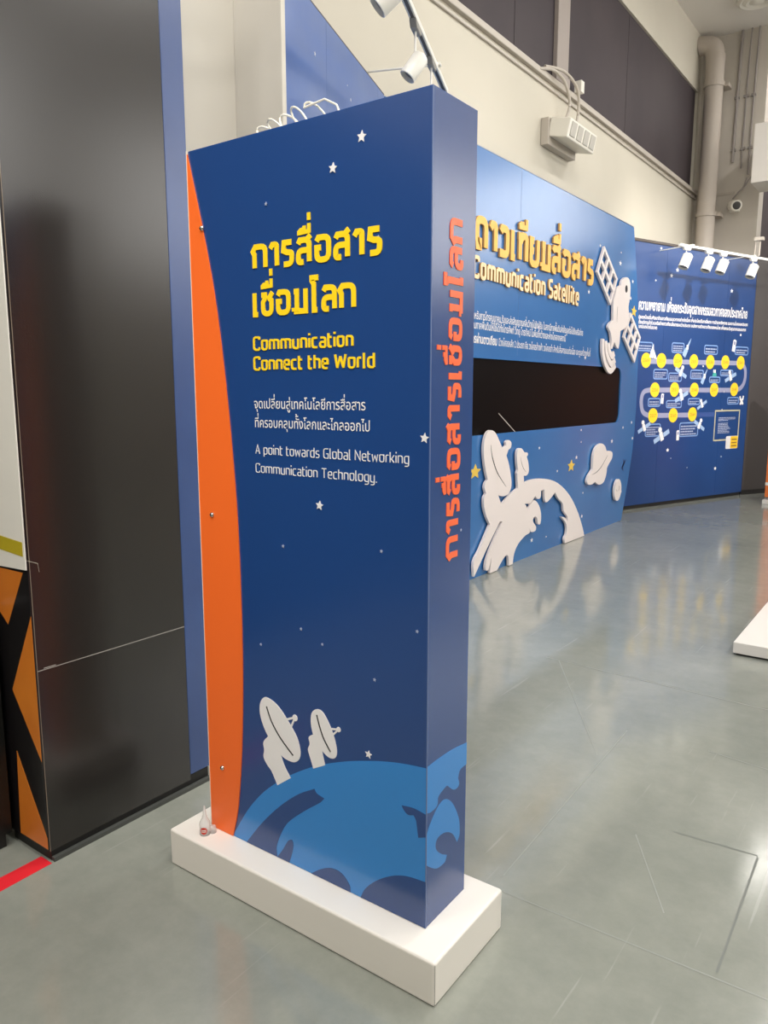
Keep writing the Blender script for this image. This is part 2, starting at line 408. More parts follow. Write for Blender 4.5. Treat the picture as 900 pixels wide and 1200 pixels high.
mb = MB(); mb.box((-2.62, YB+.3, 0), (-2.42, 15.8, CEIL)); struct('wall_side', mb, mat('dark side wall', (78, 70, 73), .7))
def wall_with_added_windows(name, along_x, pos, lo, hi, wins, m, first_no):
    '''Wall with clerestory openings (from, to, sill, head), each filled by a framed, daylit frosted window.'''
    def bx(m_, a, b, z0, z1, d0, d1):
        if along_x: m_.box((a, pos+d0, z0), (b, pos+d1, z1))
        else: m_.box((pos+d0, a, z0), (pos+d1, b, z1))
    w = MB(); x = lo
    for a, b, z0, z1 in wins:
        bx(w, x, a, 0, CEIL, 0, .2); bx(w, a, b, 0, z0, 0, .2); bx(w, a, b, z1, CEIL, 0, .2); x = b
    bx(w, x, hi, 0, CEIL, 0, .2); struct(name, w, m)
    for k, (a, b, z0, z1) in enumerate(wins):
        p = MB(); bx(p, a, b, z0, z1, .12, .15); pane = struct('window_%d' % (first_no+k), p, M['daylight'])  # glowing pane added out of view, a reflection source
        f = MB(); n = max(2, round((b-a)/1.1))
        for i in range(n+1): c = a+(b-a)*i/n; bx(f, max(a, c-.03), min(b, c+.03), z0, z1, .05, .118)
        bx(f, a, b, z0, z0+.05, .05, .119); bx(f, a, b, z1-.05, z1, .05, .119); bx(f, a, b, (z0+z1)/2-.025, (z0+z1)/2+.025, .06, .119)
        fo = f.build('window_frame', M['mullion'], pane)
wall_with_added_windows('wall_far', True, 15.8, -2.42, XR, [(.4, 5.2, 4.4, 6.25)], M['far'], 2)  # unseen window added for the whitish glare on the satellite wall
wall_with_added_windows('wall_right', False, XR, YN, 16, [(2.4, 5.9, 3.7, 6.0), (7.3, 15.4, 3.5, 5.6)], M['cream'], 3)  # unseen windows added for reflections in black partition and pylon side
mb = MB(); mb.box((-3.5, YN-.2, 0), (XR+.2, YN, CEIL)); struct('wall_front', mb, M['cream'])
# painted steel mullion on the dark window band, ledge below the band
mb = MB(); mb.box((-3.33, 7.31, 4.44), (-3.28, 7.58, 5.78)); mb.box((-3.32, 7.28, 4.43), (-3.27, 7.61, 4.52))
struct('trim_1', mb, M['mullion'], bevel=.008)
mb = MB(); mb.box((-3.3, YN, 4.365), (-3.26, YB, 4.42)); mb.box((-3.3, YN, 4.305), (-3.28, YB, 4.335)); struct('trim_2', mb, M['conduit'], bevel=.006)
mb = MB(); mb.box((-2.75, 1.872, 0), (-2.53, 2.445, CEIL)); struct('wall_column', mb, M['column'], bevel=.004)
mb = MB(); mb.box((-2.53, 2.42, 0), (-2.262, 2.445, CEIL)); struct('trim_5', mb, M['column'], bevel=.003)
mb = MB(); mb.box((-3.298, -4.9, .0), (-3.26, 1.19, 3.3)); struct('trim_6', mb, M['black_panel'])  # unseen black panel added to cut the pale reflection in the pylon front
# thin saw cut joints and long scratches in the slab
mb = MB()
def joint(p, q, w):
    p = Vector((*p, 0)); q = Vector((*q, 0)); d = (q-p).normalized(); n = Vector((-d.y, d.x, 0))*w/2
    mb.add([v+Vector((0, 0, .0006)) for v in (p-n, q-n, q+n, p+n)], [(0, 1, 2, 3)])
for a_, b_, w in (((-0.9863,1.9939), (-1.0196,3.2543), .004), ((-1.6322,3.9234), (-1.0416,2.9467), .004), ((-1.7141,3.9333), (-0.5514,3.8701), .006),
                  ((-0.9499,1.9231), (-0.2223,1.9347), .005), ((-0.7238,2.4623), (-0.5277,2.1112), .004), ((-0.6768,3.2593), (-0.4424,3.2291), .005)):
    joint(a_, b_, w)
struct('trim_3', mb, mat('pale slab joint', (148, 152, 146), .35))
mb = MB()
for a_, b_, w in (((-0.3598,2.5648), (-0.3475,1.9559), .007), ((-0.6218,2.5555), (-0.3616,2.5749), .005)): joint(a_, b_, w)
struct('trim_4', mb, mat('dark slab joint', (112, 117, 112), .35))

# ================================================================== PYLON
pyl = thing('display_pylon', 'tall navy blue exhibition pylon on a white plinth with yellow Thai title', 'sign', (-1.38, 1.615, 0))
mb = MB(); mb.box((-1.881, 1.423, 0), (-.882, 1.779, .12)); mb.build('plinth', M['plinth'], pyl, bevel=.007, seg=3)
mb = MB(); mb.box((-1.782, 1.5162, .12), (-.9688, 1.715, 2.163)); body = mb.build('body', M['pylon_blue'], pyl, bevel=.0015)
# thin light folded corner of the wrap
mb = MB(); mb.box((-.9702, 1.5148, .121), (-.9678, 1.5172, 2.162)); mb.build('corner_trim', mat('corner film edge', (92, 112, 158), .4), pyl)
stripe = [(-1.7795,2.1346,1),(-1.7290,1.9502),(-1.6890,1.7688),(-1.6601,1.5680),(-1.6384,1.3519),(-1.6234,1.1310),(-1.6188,0.9030),(-1.6213,0.6665),(-1.6351,0.4185),(-1.6580,0.2288),(-1.6847,0.1418,1),(-1.7801,0.1252,1)]
stripe = [(-1.782, 2.155, 1)]+stripe[1:-1]+[(-1.782, .1215, 1)]
stripe[-2] = (stripe[-2][0], .1215, 1)
mb = MB(); mb.poly(F, smooth(stripe), 0, .004); mb.build('orange_stripe', M['orange'], pyl)
mb = MB(); mb.box((-1.7838, 1.511, .1205), (-1.782, 1.716, 2.163)); mb.build('edge_strip', mat('pale board edge', (236, 222, 204), .5), pyl)
for p in ((-1.7290,1.9502), (-1.7283,1.1385), (-1.7221,0.3393)):
    mb = MB(); mb.lathe(F(p[0], p[1], .0035), [(0.0001, 0), (.0075, 0), (.0075, .002), (.006, .0055), (.0035, .0075), (.0001, .008)], 16, F.n); mb.build('screw', M['screw'], pyl, smooth=True)
# globe print
E_ = .0007
gl = [(-1.6885,0.1259),(-1.6206,0.2274),(-1.5631,0.2970),(-1.5083,0.3477),(-1.4350,0.4030),(-1.3361,0.4608),(-1.2341,0.5044),(-1.1298,0.5371),(-1.0478,0.5554),(-0.9720,0.5652,1)]
gl = [(x[0], x[1], 1) if i in (0, len(gl)-1) else x for i, x in enumerate(gl)]
gl = [(gl[0][0], .1212, 1)]+gl[1:-1]+[(-.9688, gl[-1][1], 1), (-.9688, .1212, 1)]
mb = MB(); mb.poly(F, smooth(gl), 0, E_); mb.build('globe_print', M['globe_blue'], pyl)
def low(pts):      # bottom points meet the plinth
    return [(p[0], max(p[1], .1212))+tuple(p[2:]) for p in pts]
for t in ([(-1.6270,0.1207,1),(-1.5553,0.2122),(-1.4787,0.2924),(-1.4063,0.3527),(-1.3450,0.3892,1),(-1.3357,0.3782),(-1.3083,0.3718,1),(-1.3237,0.3542),(-1.3876,0.3050),(-1.4491,0.2497),(-1.4793,0.2021),(-1.4985,0.1535),(-1.4962,0.1252,1)],
          [(-1.4963,0.1209,1),(-1.4723,0.1551),(-1.4507,0.1904),(-1.4331,0.1969),(-1.4318,0.1704),(-1.4473,0.1216,1)],
          [(-1.3619,0.1202,1),(-1.3224,0.1504),(-1.2841,0.1679),(-1.2468,0.1662),(-1.2196,0.1420),(-1.2162,0.1121,1)],
          [(-1.1810,0.1152,1),(-1.1657,0.1526),(-1.1306,0.1900),(-1.0796,0.2257),(-1.0302,0.2456),(-0.9712,0.2528,1),(-0.9698,0.1205,1)],
          [(-1.0449,0.4408,1),(-1.0074,0.4450),(-0.9707,0.4400,1),(-0.9701,0.3776,1),(-0.9926,0.3686,1),(-0.9993,0.4124),(-1.0073,0.4259,1),(-1.0247,0.4213),(-1.0376,0.4297)]):
    t = low(t)
    if t[-1][1] < .16 or len(t) > 9: t[-1] = (t[-1][0], .1212, 1) if t[-1][1] < .2 else t[-1]
    if t[0][1] < .16: t[0] = (t[0][0], .1212, 1)
    t = [(min(p[0], -.9690),)+tuple(p[1:]) for p in t]
    if abs(t[-2][0]+.969) < .01 and t[-1][1] < .15: t[-2] = (-.969, t[-2][1], 1); t[-1] = (-.969, .1212, 1)
    mb = MB(); mb.poly(F, smooth(t), 0, E_*2); mb.build('landmass_print', M['pylon_blue'], pyl)
sg1 = [(1.5114,0.5681,1),(1.5630,0.5701),(1.6391,0.5677),(1.7203,0.5577,1),(1.7197,0.4947,1),(1.6812,0.4922),(1.6710,0.4730,1),(1.6757,0.4502),(1.6489,0.4488),(1.6155,0.4753),(1.6027,0.4752,1),(1.5714,0.4642),(1.5656,0.4419),(1.5350,0.4379),(1.5133,0.4433,1)]
sg2 = [(1.5143,0.3816,1),(1.5296,0.4023),(1.5658,0.4347),(1.6035,0.4424),(1.6433,0.4131),(1.6786,0.3517),(1.6842,0.3036),(1.6710,0.2860,1),(1.6457,0.3229),(1.6057,0.3466),(1.5675,0.3476),(1.5618,0.3230),(1.5876,0.2948),(1.6178,0.2760,1),(1.6077,0.2605),(1.5693,0.2628),(1.5316,0.2869),(1.5156,0.2999,1)]
cl = lambda t: [(min(max(p[0], 1.5165), 1.7149),)+tuple(p[1:]) for p in t]
mb = MB(); mb.poly(SD, smooth(cl(sg1)), 0, E_); mb.build('globe_print', M['globe_blue'], pyl)
mb = MB(); mb.poly(SD, smooth(cl(sg2)), 0, E_); mb.build('globe_print', M['globe_blue'], pyl)
# dish prints
def dish_print(sc, ped, ell, slit, ball, br, rods, w):
    d = MB(); d.poly(F, smooth(ped), 0, .0012); d.poly(F, smooth(ell), 0, .0014); d.poly(F, ellipse(ball, br, br*1.02), 0, .0014)
    for r_ in rods: add_strokes(d, lambda x, y: (x, y), [r_], w, 0, .0013, F)
    o = d.build('satellite_dish_print', M['white_print'], pyl)
    s_ = MB(); n = len(slit); wd = [math.sin(math.pi*(i+.15)/(n-.7)) for i in range(n)]
    lf, rt = band(smooth(slit, 4, False), .0045)
    s_.poly(F, [(p.x, p.y) for p in lf]+[(p.x, p.y) for p in reversed(rt)], .0012, .002); s_.build('dish_slit', M['dark_line'], o)
dish_print(1, [(-1.5245,0.4962,1),(-1.5431,0.4733),(-1.5407,0.4497),(-1.5437,0.4262),(-1.5295,0.4061),(-1.5122,0.3911),(-1.4894,0.3538,1),(-1.4352,0.3934,1),(-1.4567,0.4202),(-1.4721,0.4513,1),(-1.4532,0.4767,1)],
           [(-1.5288,0.6173),(-1.5504,0.5969),(-1.5538,0.5602),(-1.5364,0.5169),(-1.5042,0.4779),(-1.4640,0.4498),(-1.4239,0.4459),(-1.4018,0.4604),(-1.3953,0.4856),(-1.4071,0.5249),(-1.4407,0.5662),(-1.4849,0.6054)],
           [(-1.5256,0.5897),(-1.5072,0.5486),(-1.4726,0.5066),(-1.4234,0.4665)], (-1.4143,0.5829), .0095,
           [[(-1.4557,0.5661),(-1.4146,0.5839)], [(-1.4333,0.5449),(-1.4146,0.5839)]], .006)
dish_print(1, [(-1.3420,0.5545,1),(-1.3632,0.5395),(-1.3597,0.5206),(-1.3668,0.5016),(-1.3568,0.4738),(-1.3477,0.4495,1),(-1.3039,0.4728,1),(-1.3110,0.4988),(-1.3154,0.5150,1),(-1.3067,0.5341,1)],
           [(-1.3312,0.6305),(-1.3503,0.6143),(-1.3538,0.5816),(-1.3422,0.5431),(-1.3163,0.5147),(-1.2887,0.5001),(-1.2666,0.5059),(-1.2609,0.5285),(-1.2695,0.5633),(-1.2872,0.5994),(-1.3098,0.6270)],
           [(-1.3315,0.6139),(-1.3217,0.5827),(-1.3064,0.5493),(-1.2829,0.5184)], (-1.2541,0.5913), .0072,
           [[(-1.2856,0.5850),(-1.2547,0.5911)], [(-1.2749,0.5700),(-1.2547,0.5911)]], .005)
# stars
for (p, r, big) in (((-1.1664,2.0907), .0145, 1), ((-1.2543,2.0347), .0135, 1), ((-1.3114,1.2022), .013, 1), ((-0.9806,1.3911), .013, 1), ((-1.1524,0.5492), .012, 1),
                    ((-1.4819,1.9828), .005, 0), ((-1.4465,1.0767), .005, 0), ((-1.1100,1.1040), .005, 0), ((-1.3851,0.8506), .005, 0), ((-1.5428,0.7749), .0042, 0),
                    ((-1.3082,0.8218), .0042, 0), ((-1.0008,0.9160), .005, 0), ((-1.1321,0.7614), .0055, 0), ((-1.1182,1.8598), .0045, 0)):
    a0 = min(p[0], -.984) if r > .01 else p[0]
    mb = MB(); mb.poly(F, star((a0, p[1]), r, .12, .47), 0, .0022 if abs(p[0]+.99) > .25 else .0012); mb.build('star_print', M['white_print'] if big else M['grey_print'], pyl)
p = (1.6654,1.1514); mb = MB(); mb.poly(SD, star(p, .004), 0, .0012); mb.build('star_print', M['grey_print'], pyl)
# lettering
mb = MB()
letter_line(mb, F, 'การสื่อสาร', 1.35, (-1.5363,1.8201), (-1.1063,1.8151), .068, 0, .002)
letter_line(mb, F, 'เชื่อมโลก', 1.35, (-1.5395,1.6999), (-1.1855,1.6946), .066, 0, .002)
mb.build('title_lettering', M['yellow'], pyl)
mb = MB()
letter_line(mb, F, 'Communication', 1.15, (-1.5423,1.6100), (-1.1942,1.6071), .029, 0, .002)
letter_line(mb, F, 'Connect the World', 1.15, (-1.5429,1.5566), (-1.1282,1.5542), .029, 0, .002)
mb.build('subtitle_lettering', M['yellow'], pyl)
mb = MB()
type_line(mb, F, 'จุดเปลี่ยนสู่เทคโนโลยีการสื่อสาร', (-1.5454,1.4541), (-1.1568,1.4532), .0205, .0012, .006)
type_line(mb, F, 'ที่ครอบคลุมทั้งโลกและไกลออกไป', (-1.5454,1.4015), (-1.1424,1.4022), .0205, .0012, .006)
letter_line(mb, F, 'A point towards Global Networking', .62, (-1.5447,1.3288), (-1.0272,1.3262), .0195, 0, .0012, gap=1.0)
letter_line(mb, F, 'Communication Technology.', .62, (-1.5453,1.2759), (-1.1230,1.2752), .0195, 0, .0012, gap=1.0)
mb.build('paragraph_lettering', M['white_print'], pyl)
# side title reads upwards: letter tops point to the near corner
class Turned:
    def __init__(s, fr): s.fr = fr
    def __call__(s, a, b, t=0): return s.fr(-b, a, t)
mb = MB(); sb, stp = (1.6546,1.0867), (1.6544,1.9004)
bl = (sb[0]+stp[0])/2
letter_line(mb, Turned(SD), 'การสื่อสารเชื่อมโลก', 1.4, (sb[1], -bl), (stp[1], -bl), .062, 0, .002)
mb.build('side_lettering', M['orange_text'], pyl)
# thin grey line along the plinth corner joint
mb = MB(); mb.box((-.8816, 1.4235, .002), (-.8812, 1.4250, .116)); mb.build('plinth_joint', M['plinth_shadow'], pyl)

# bottle and its cap on the plinth
bx, by = (-1.7670,1.4707)
bx, by = bx, by
bt = thing('squeeze_bottle', 'small clear squeeze bottle with a pointed tip and red label on the white plinth', 'bottle', (bx, by, .12))
mb = MB(); mb.lathe((bx, by, .12), [(.0001, 0), (.0165, 0), (.0175, .003), (.0175, .032), (.0165, .040), (.012, .049), (.0085, .054), (.0075, .060), (.006, .066), (.0035, .092), (.002, .0955), (.0001, .096)], 28)
mb.build('bottle_body', M['clear'], bt, smooth=True)
mb = MB()
v0 = Vector((0-bx, 0-by, 0)).normalized(); base = math.atan2(v0.y, v0.x)-.25
n = 12; vs = []
for h in range(9):
    zz = -1+2*h/8; half = math.sqrt(max(1-zz*zz, 0))*.62+.002
    for k in range(n+1):
        t = base-half+2*half*k/n; vs.append((bx+.0178*math.cos(t), by+.0178*math.sin(t), .12+.019+zz*.0125))
mb.add(vs, [(h*(n+1)+k, h*(n+1)+k+1, (h+1)*(n+1)+k+1, (h+1)*(n+1)+k) for h in range(8) for k in range(n)])
lb = mb.build('label', M['label_red'], bt, smooth=True)
mb = MB()
for zz in (.0165, .0215):
    vs = [(bx+.0181*math.cos(base-.42+.84*k/8), by+.0181*math.sin(base-.42+.84*k/8), .12+zz+dz) for dz in (-.0012, .0012) for k in range(9)]
    mb.add(vs, [(k, k+1, 10+k, 9+k) for k in range(8)])
mb.build('label_band', M['paper'], lb)
cx_, cy_ = (-1.7546,1.4914)
cp = MB(); cp.lathe((cx_, cy_, .12), [(.0001, 0), (.0115, 0), (.0115, .014), (.009, .021), (.0001, .023)], 20)
tag(cp.build('bottle_cap', M['clear'], smooth=True), 'small clear cap beside the squeeze bottle on the plinth', 'cap')

# coil of pale cable lying on top of the pylon
mb = MB(); pts = []
for k in range(90):
    t = k/89; a_ = t*math.pi*2*4.5
    pts.append((-1.62+.20*t+.05*math.cos(a_), 1.655+.018*math.cos(a_*.5), 2.168+(.034+.016*t)*(1-math.cos(a_+.8))))
pts += [(-1.40, 1.66, 2.262), (-1.36, 1.66, 2.24), (-1.33, 1.665, 2.168)]
mb.tube(pts, .003, 6); tag(mb.build('cable_coil', M['cable'], smooth=True), 'loose loops of pale thin cable on top of the navy pylon', 'cable')

# ================================================================== BLACK PARTITION ON THE LEFT
pt = thing('partition_wall', 'tall black laminate partition wall left of the pylon with a blue edge', 'partition', (-2.3, 1.5, 0))
mb = MB(); mb.box((-2.44, 1.2, .035), (-2.2, 1.772, .640)); mb.build('lower_panel', M['black_panel'], pt, bevel=.001)
mb = MB(); mb.box((-2.44, 1.2, .6425), (-2.2, 1.772, 3.3)); mb.build('upper_panel', M['black_panel'], pt, bevel=.001)
mb = MB(); mb.box((-2.43, 1.201, .640), (-2.2005, 1.7715, .6425)); mb.box((-2.2002, 1.222, .645), (-2.1996, 1.262, .6475)); mb.build('panel_seam', M['seam'], pt)
mb = MB(); mb.box((-2.44, 1.773, .055), (-2.2, 1.866, 3.3)); mb.build('blue_edge_panel', M['edge_blue'], pt, bevel=.002)
mb = MB(); mb.box((-2.43, 1.205, 0), (-2.206, 1.862, .05)); mb.build('kickboard', M['black_base'], pt)
mb = MB(); mb.box((-2.204, 1.205, 0), (-2.188, 1.866, .014)); mb.build('floor_strip', mat('floor strip', (70, 72, 70), .5), pt)
mb = MB(); mb.box((-2.2008, 1.1992, .035), (-2.199, 1.2008, 3.3)); mb.build('corner_edge', mat('worn corner', (136, 122, 108), .5), pt)
# end of the partition with poster and sheet (faces the camera's left)
ps = thing('poster_panel', 'orange and black zigzag poster panel at the left edge of the frame', 'poster', (-2.6, 1.195, 0))
mb = MB(); mb.fbox(LP, -3.25, -2.2012, .04, 3.3, .0005, .006); mb.build('backing', M['poster_black'], ps)
tri = [[(-2.2300,0.9525,1),(-2.3764,0.9512,1),(-2.3972,0.8137,1),(-2.3409,0.7700,1)], [(-2.1850,0.8201,1),(-2.3462,0.5522,1),(-2.1924,0.3457,1)], [(-2.3500,0.3400,1),(-2.2004,0.0829,1),(-2.1945,0.0105,1),(-2.3657,-0.0028,1)], [(-2.1924,0.3457,1),(-2.3462,0.5522,1),(-2.3322,0.5411,1),(-2.1892,0.3323,1)]]
for t in tri[:3]:
    mb = MB(); mb.poly(LP, [(min(p[0], -2.2015), max(p[1], .045)) for p in t], .006, .007); mb.build('orange_shape', M['poster_orange'], ps)
sh = MB(); zb = .965
sh.poly(LP, [(-3.0, zb-.03), (-2.2025, zb), (-2.2015, 3.25), (-3.0, 3.25)], .0075, .0115)
so = sh.build('white_sheet', M['paper']); tag(so, 'large white board taped over the orange poster at the far left', 'board')
tp = MB(); a_, b_ = (-2.3628,1.0409), (-2.1783,1.0515)
tp.poly(LP, [(-2.6, 1.03), (-2.212, 1.006), (-2.211, 1.05), (-2.6, 1.075)], .0117, .0125)
tag(tp.build('yellow_tape', M['tape']), 'strip of yellow tape along the foot of the white board', 'tape')
thr = MB(); thr.tube([LP(-2.209, 1.02, .010), LP(-2.19, 1.0, .02), K(1.215, .985, .02), K(1.225, .955, .008)], .00045, 5); tag(thr.build('loose_thread', M['cable'], smooth=True), 'thin pale thread hanging off the yellow tape end', 'thread')
# black cabinet with a rounded shoulder
cb = thing('black_cabinet', 'glossy black cabinet with a rounded top corner at the lower left edge', 'cabinet', (-2.7, 1.1, 0))
CF = Frame((0, 1.10), (1, 0))
prof = smooth([(-3.1, .05, 1), (-2.386, .05, 1), (-2.386, .76, 1), (-2.398, .815), (-2.43, .842), (-2.47, .85, 1), (-3.1, .85, 1)], 5)
hole = rrect(-3.0, .12, -2.452, .40, .02)
mb = MB(); mb.poly(CF, prof, -.075, 0, holes=[hole]); mb.build('shell', M['cabinet'], cb, bevel=.004)
mb = MB(); mb.fbox(CF, -3.0, -2.45, .10, .42, -.085, -.07); mb.build('recess_back', M['black_base'], cb)
mb = MB(); mb.fbox(CF, -3.0, -2.453, .121, .135, -.07, -.002); mb.build('ledge', M['grey_ledge'], cb)
mb = MB(); mb.fbox(CF, -3.05, -2.40, 0, .05, -.06, -.012); mb.build('base', M['black_base'], cb)
# red floor tape
mb = MB(); mb.add([(-2.245, .6, .0012), (-2.172, .6, .0012), (-2.190, 1.196, .0012), (-2.252, 1.196, .0012), (-2.245, .6, 0), (-2.172, .6, 0), (-2.190, 1.196, 0), (-2.252, 1.196, 0)], [(0, 1, 2, 3), (7, 6, 5, 4), (0, 4, 5, 1), (1, 5, 6, 2), (2, 6, 7, 3), (3, 7, 4, 0)])
tag(mb.build('floor_tape', M['red_tape']), 'red tape strip on the grey floor at the foot of the poster panel', 'tape')

# ================================================================== DISPLAY WALLS
wa = thing('exhibit_wall', 'blue sky print wall rising behind the top of the pylon', 'display wall', tuple(A(-.7, 0, 0)))
mb = MB()
for s0, s1 in ((-1.65, -1.0), (-.998, -.13), (-.128, .0)): mb.fbox(A, s0, s1, 0, 3.3, -.06, 0)
mb.build('panel', M['a_blue'], wa)
mb = MB(); mb.fbox(A, -1.65, 0, 3.3, 3.306, -.06, .001); mb.build('top_edge', mat('wall top edge', (96, 92, 92), .6), wa)
for p, r in (((-1.1537,3.0900), .012), ((-0.6317,3.0605), .010), ((-0.6863,3.1144), .005)):
    mb = MB(); mb.poly(A, star(p, r, 0, .3), 0, .001); mb.build('star_print', M['white_print'], wa)

wb = thing('exhibit_wall', 'blue display wall titled Communication Satellite with white cutouts and black screen', 'display wall', (-3.0, 6.5, 0))
outl = [(4.09, 0.0, 1), (4.09, 3.295, 1)]+[(8.794, 3.29, 1)]+[(8.9540,2.8231),(9.1032,2.2677),(9.1658,1.6838),(9.1364,0.8822)]+[(8.84, 0.0, 1)]
yy = smooth(outl, 6)
scr = rrect(4.2, 1.155, 8.60, 1.755, .10, 5)
mb = MB(); mb.poly(B, list(reversed(yy)), -.06, 0, holes=[scr]); mb.build('panel', M['sat_blue'], wb)
mb = MB(); mb.fbox(B, 4.10, 8.794, 3.295, 3.30, -.06, .001); mb.build('top_edge', mat('board edge', (150, 160, 178), .6), wb)
mb = MB(); mb.fbox(B, 4.201, 8.599, 1.156, 1.754, -.058, -.014); mb.build('screen', M['screen'], wb)
mb = MB(); add_strokes(mb, lambda x, y: (x, y), [[(5.7149,1.3202),(6.0482,1.1427)]], .008, -.0138, -.013, B); mb.build('screen_scratch', M['seam'], wb)
mb = MB(); mb.fbox(B, 4.4, 4.402, 0, 1.1, 0, .0006); mb.fbox(B, 6.0, 6.003, 1.8, 3.29, 0, .0006); mb.build('panel_joint', mat('print joint', (60, 104, 160), .5), wb)
# raised titles
mb = MB(); letter_line(mb, B, 'ดาวเทียมสื่อสาร', 1.5, (5.2153,2.5536), (7.6075,2.5312), .25, .003, .020, 0, 1, flat=False)
mb.build('title_lettering', [M['letter_face'], M['letter_side']], wb)
mb = MB(); letter_line(mb, B, 'Communication Satellite', 1.45, (5.1971,2.3418), (7.2616,2.3111), .13, .003, .018, 0, 1, flat=False)
mb.build('subtitle_lettering', [M['letter_face2'], M['letter_side']], wb)
mb = MB()
type_line(mb, B, 'สื่อสารสำหรับการโทรคมนาคม รับและส่งสัญญาณคลื่นวิทยุไปยังผู้รับ ในสถานีภาคพื้นดินส่งข้อมูลต่อไปยังเครือข่าย', (5.0673,2.0482), (7.4355,2.0428), .045, .0012, .012, slant=True)
type_line(mb, B, 'สัญญาณภาคพื้นดินให้ใช้ได้ทั้งโทรศัพท์ วิทยุ โทรทัศน์ ในพื้นที่กว้างและห่างไกลจากสถานี', (5.0695,1.9773), (7.0120,1.9651), .045, .0012, .012, slant=True)
type_line(mb, B, 'มีวงโคจรหลัก 2 ประเภท คือ วงโคจรค้างฟ้า วงโคจรต่ำ สำหรับสื่อสารแบบต่อเนื่อง และดูแลทั่วทุกพื้นที่', (5.6584,1.8647), (7.6523,1.8490), .045, .0012, .008, slant=True)
type_line(mb, B, 'สื่อสารผ่านดาวเทียม', (5.1235,1.8712), (5.6363,1.8651), .05, .0012, .03, slant=True)
mb.build('paragraph_lettering', M['white_print'], wb)
# white cutouts
gc = [(5.2704,0.0275,1),(5.2593,0.1491),(5.3488,0.2329),(5.5202,0.4192,1),(5.4567,0.4928),(5.4128,0.5803),(5.4099,0.6503),(5.4417,0.6840,1),(5.4161,0.7307),(5.4287,0.7699),(5.4656,0.7953,1),(5.4294,0.8677),(5.3913,0.9963),(5.3923,1.0870),(5.4289,1.1644),(5.4986,1.1921),(5.5844,1.1633),(5.6621,1.0839),(5.7151,1.0280,1),(5.7775,1.0540),(5.7684,1.0806),(5.8139,1.0961),(5.8673,1.0730),(5.8618,1.0312),(5.8182,1.0158,1),(5.7846,0.9677,1),(5.8384,0.8821),(5.8847,0.7566),(5.8834,0.6832),(5.8383,0.6389),(5.7480,0.6281),(5.6532,0.6469,1),(5.6802,0.6080),(5.7182,0.5589,1),(5.7936,0.5951),(5.8915,0.6332),(6.0163,0.6697,1),(5.9987,0.7832,1),(5.9922,0.8023),(6.0069,0.8295,1),(5.9826,0.9201),(5.9915,0.9992),(6.0589,1.0135),(6.1165,0.9791),(6.1397,0.9664,1),(6.1733,0.9692),(6.1971,0.9526),(6.1729,0.9316,1),(6.2076,0.8788),(6.2241,0.8015),(6.1863,0.7667),(6.1240,0.7684,1),(6.1338,0.7020,1),(6.2470,0.7167),(6.4242,0.7145),(6.6423,0.6892),(6.8404,0.6409),(7.0515,0.5505),(7.2396,0.4305),(7.4218,0.2625),(7.5531,0.0954),(7.6061,-0.0033,1),(7.1014,-0.0035,1),(7.0820,0.0558),(7.1274,0.0993),(7.1279,0.1713),(7.0805,0.2281),(6.9782,0.2888,1),(7.0625,0.2734),(7.1444,0.2237,1),(7.1401,0.2702),(7.0356,0.3407),(7.0119,0.4142),(6.8869,0.4845),(6.8152,0.5475,1),(6.7209,0.5031),(6.6114,0.4751),(6.5751,0.5396),(6.5704,0.6028,1),(6.4937,0.5948,1),(6.4888,0.5358),(6.4223,0.5301),(6.3750,0.5616,1),(6.3182,0.5250),(6.2611,0.5031,1),(6.1596,0.5151,1),(6.1894,0.4962,1),(6.2213,0.4460,1),(6.2905,0.4996,1),(6.3627,0.5238),(6.4571,0.4667),(6.5093,0.3804),(6.5036,0.2901),(6.4478,0.2979),(6.4258,0.3514),(6.3732,0.3716),(6.3398,0.3367),(6.4101,0.2740),(6.3976,0.2360),(6.3078,0.2400),(6.2697,0.2836,1),(6.2786,0.2378),(6.1922,0.2248),(6.0539,0.1717),(5.9755,0.0953),(5.9541,-0.0106,1),(5.8807,-0.0058,1),(5.8677,0.0888),(5.8268,0.1085),(5.7501,0.0722),(5.6641,-0.0109,1),(5.5386,-0.0037,1),(5.5593,0.1430,1),(5.5119,0.0451),(5.4631,0.0471),(5.4721,0.1223),(5.5530,0.2286),(5.7408,0.4126,1),(5.6945,0.4189,1),(5.4798,0.2287)]
gc = [(p[0], max(p[1], .006))+tuple(p[2:]) for p in gc]
mb = MB(); mb.poly(B, smooth(gc, 3), .012, .034); gco = mb.build('globe_cutout', M['foam'], wb)
def slit(pts, w, parent, fr=B, t=.0345, nm='dish_slit'):
    P = smooth(pts, 5, False); n = len(P); lf, rt = band(P, 1)
    l = [(Vector(P[i]).lerp(lf[i], w*math.sin(math.pi*(i+.4)/(n-.2)))) for i in range(n)]; r = [(Vector(P[i]).lerp(rt[i], w*math.sin(math.pi*(i+.4)/(n-.2)))) for i in range(n)]
    m = MB(); m.poly(fr, [(p.x, p.y) for p in l]+[(p.x, p.y) for p in reversed(r)], t-.003, t); return m.build(nm, M['dark_line'], parent)
slit([(5.5037,1.0751),(5.5322,0.9753),(5.6241,0.8397),(5.7959,0.7018)], .012, gco)
slit([(6.0524,0.9399),(6.0720,0.8889),(6.1114,0.8360),(6.1703,0.7959)], .006, gco)
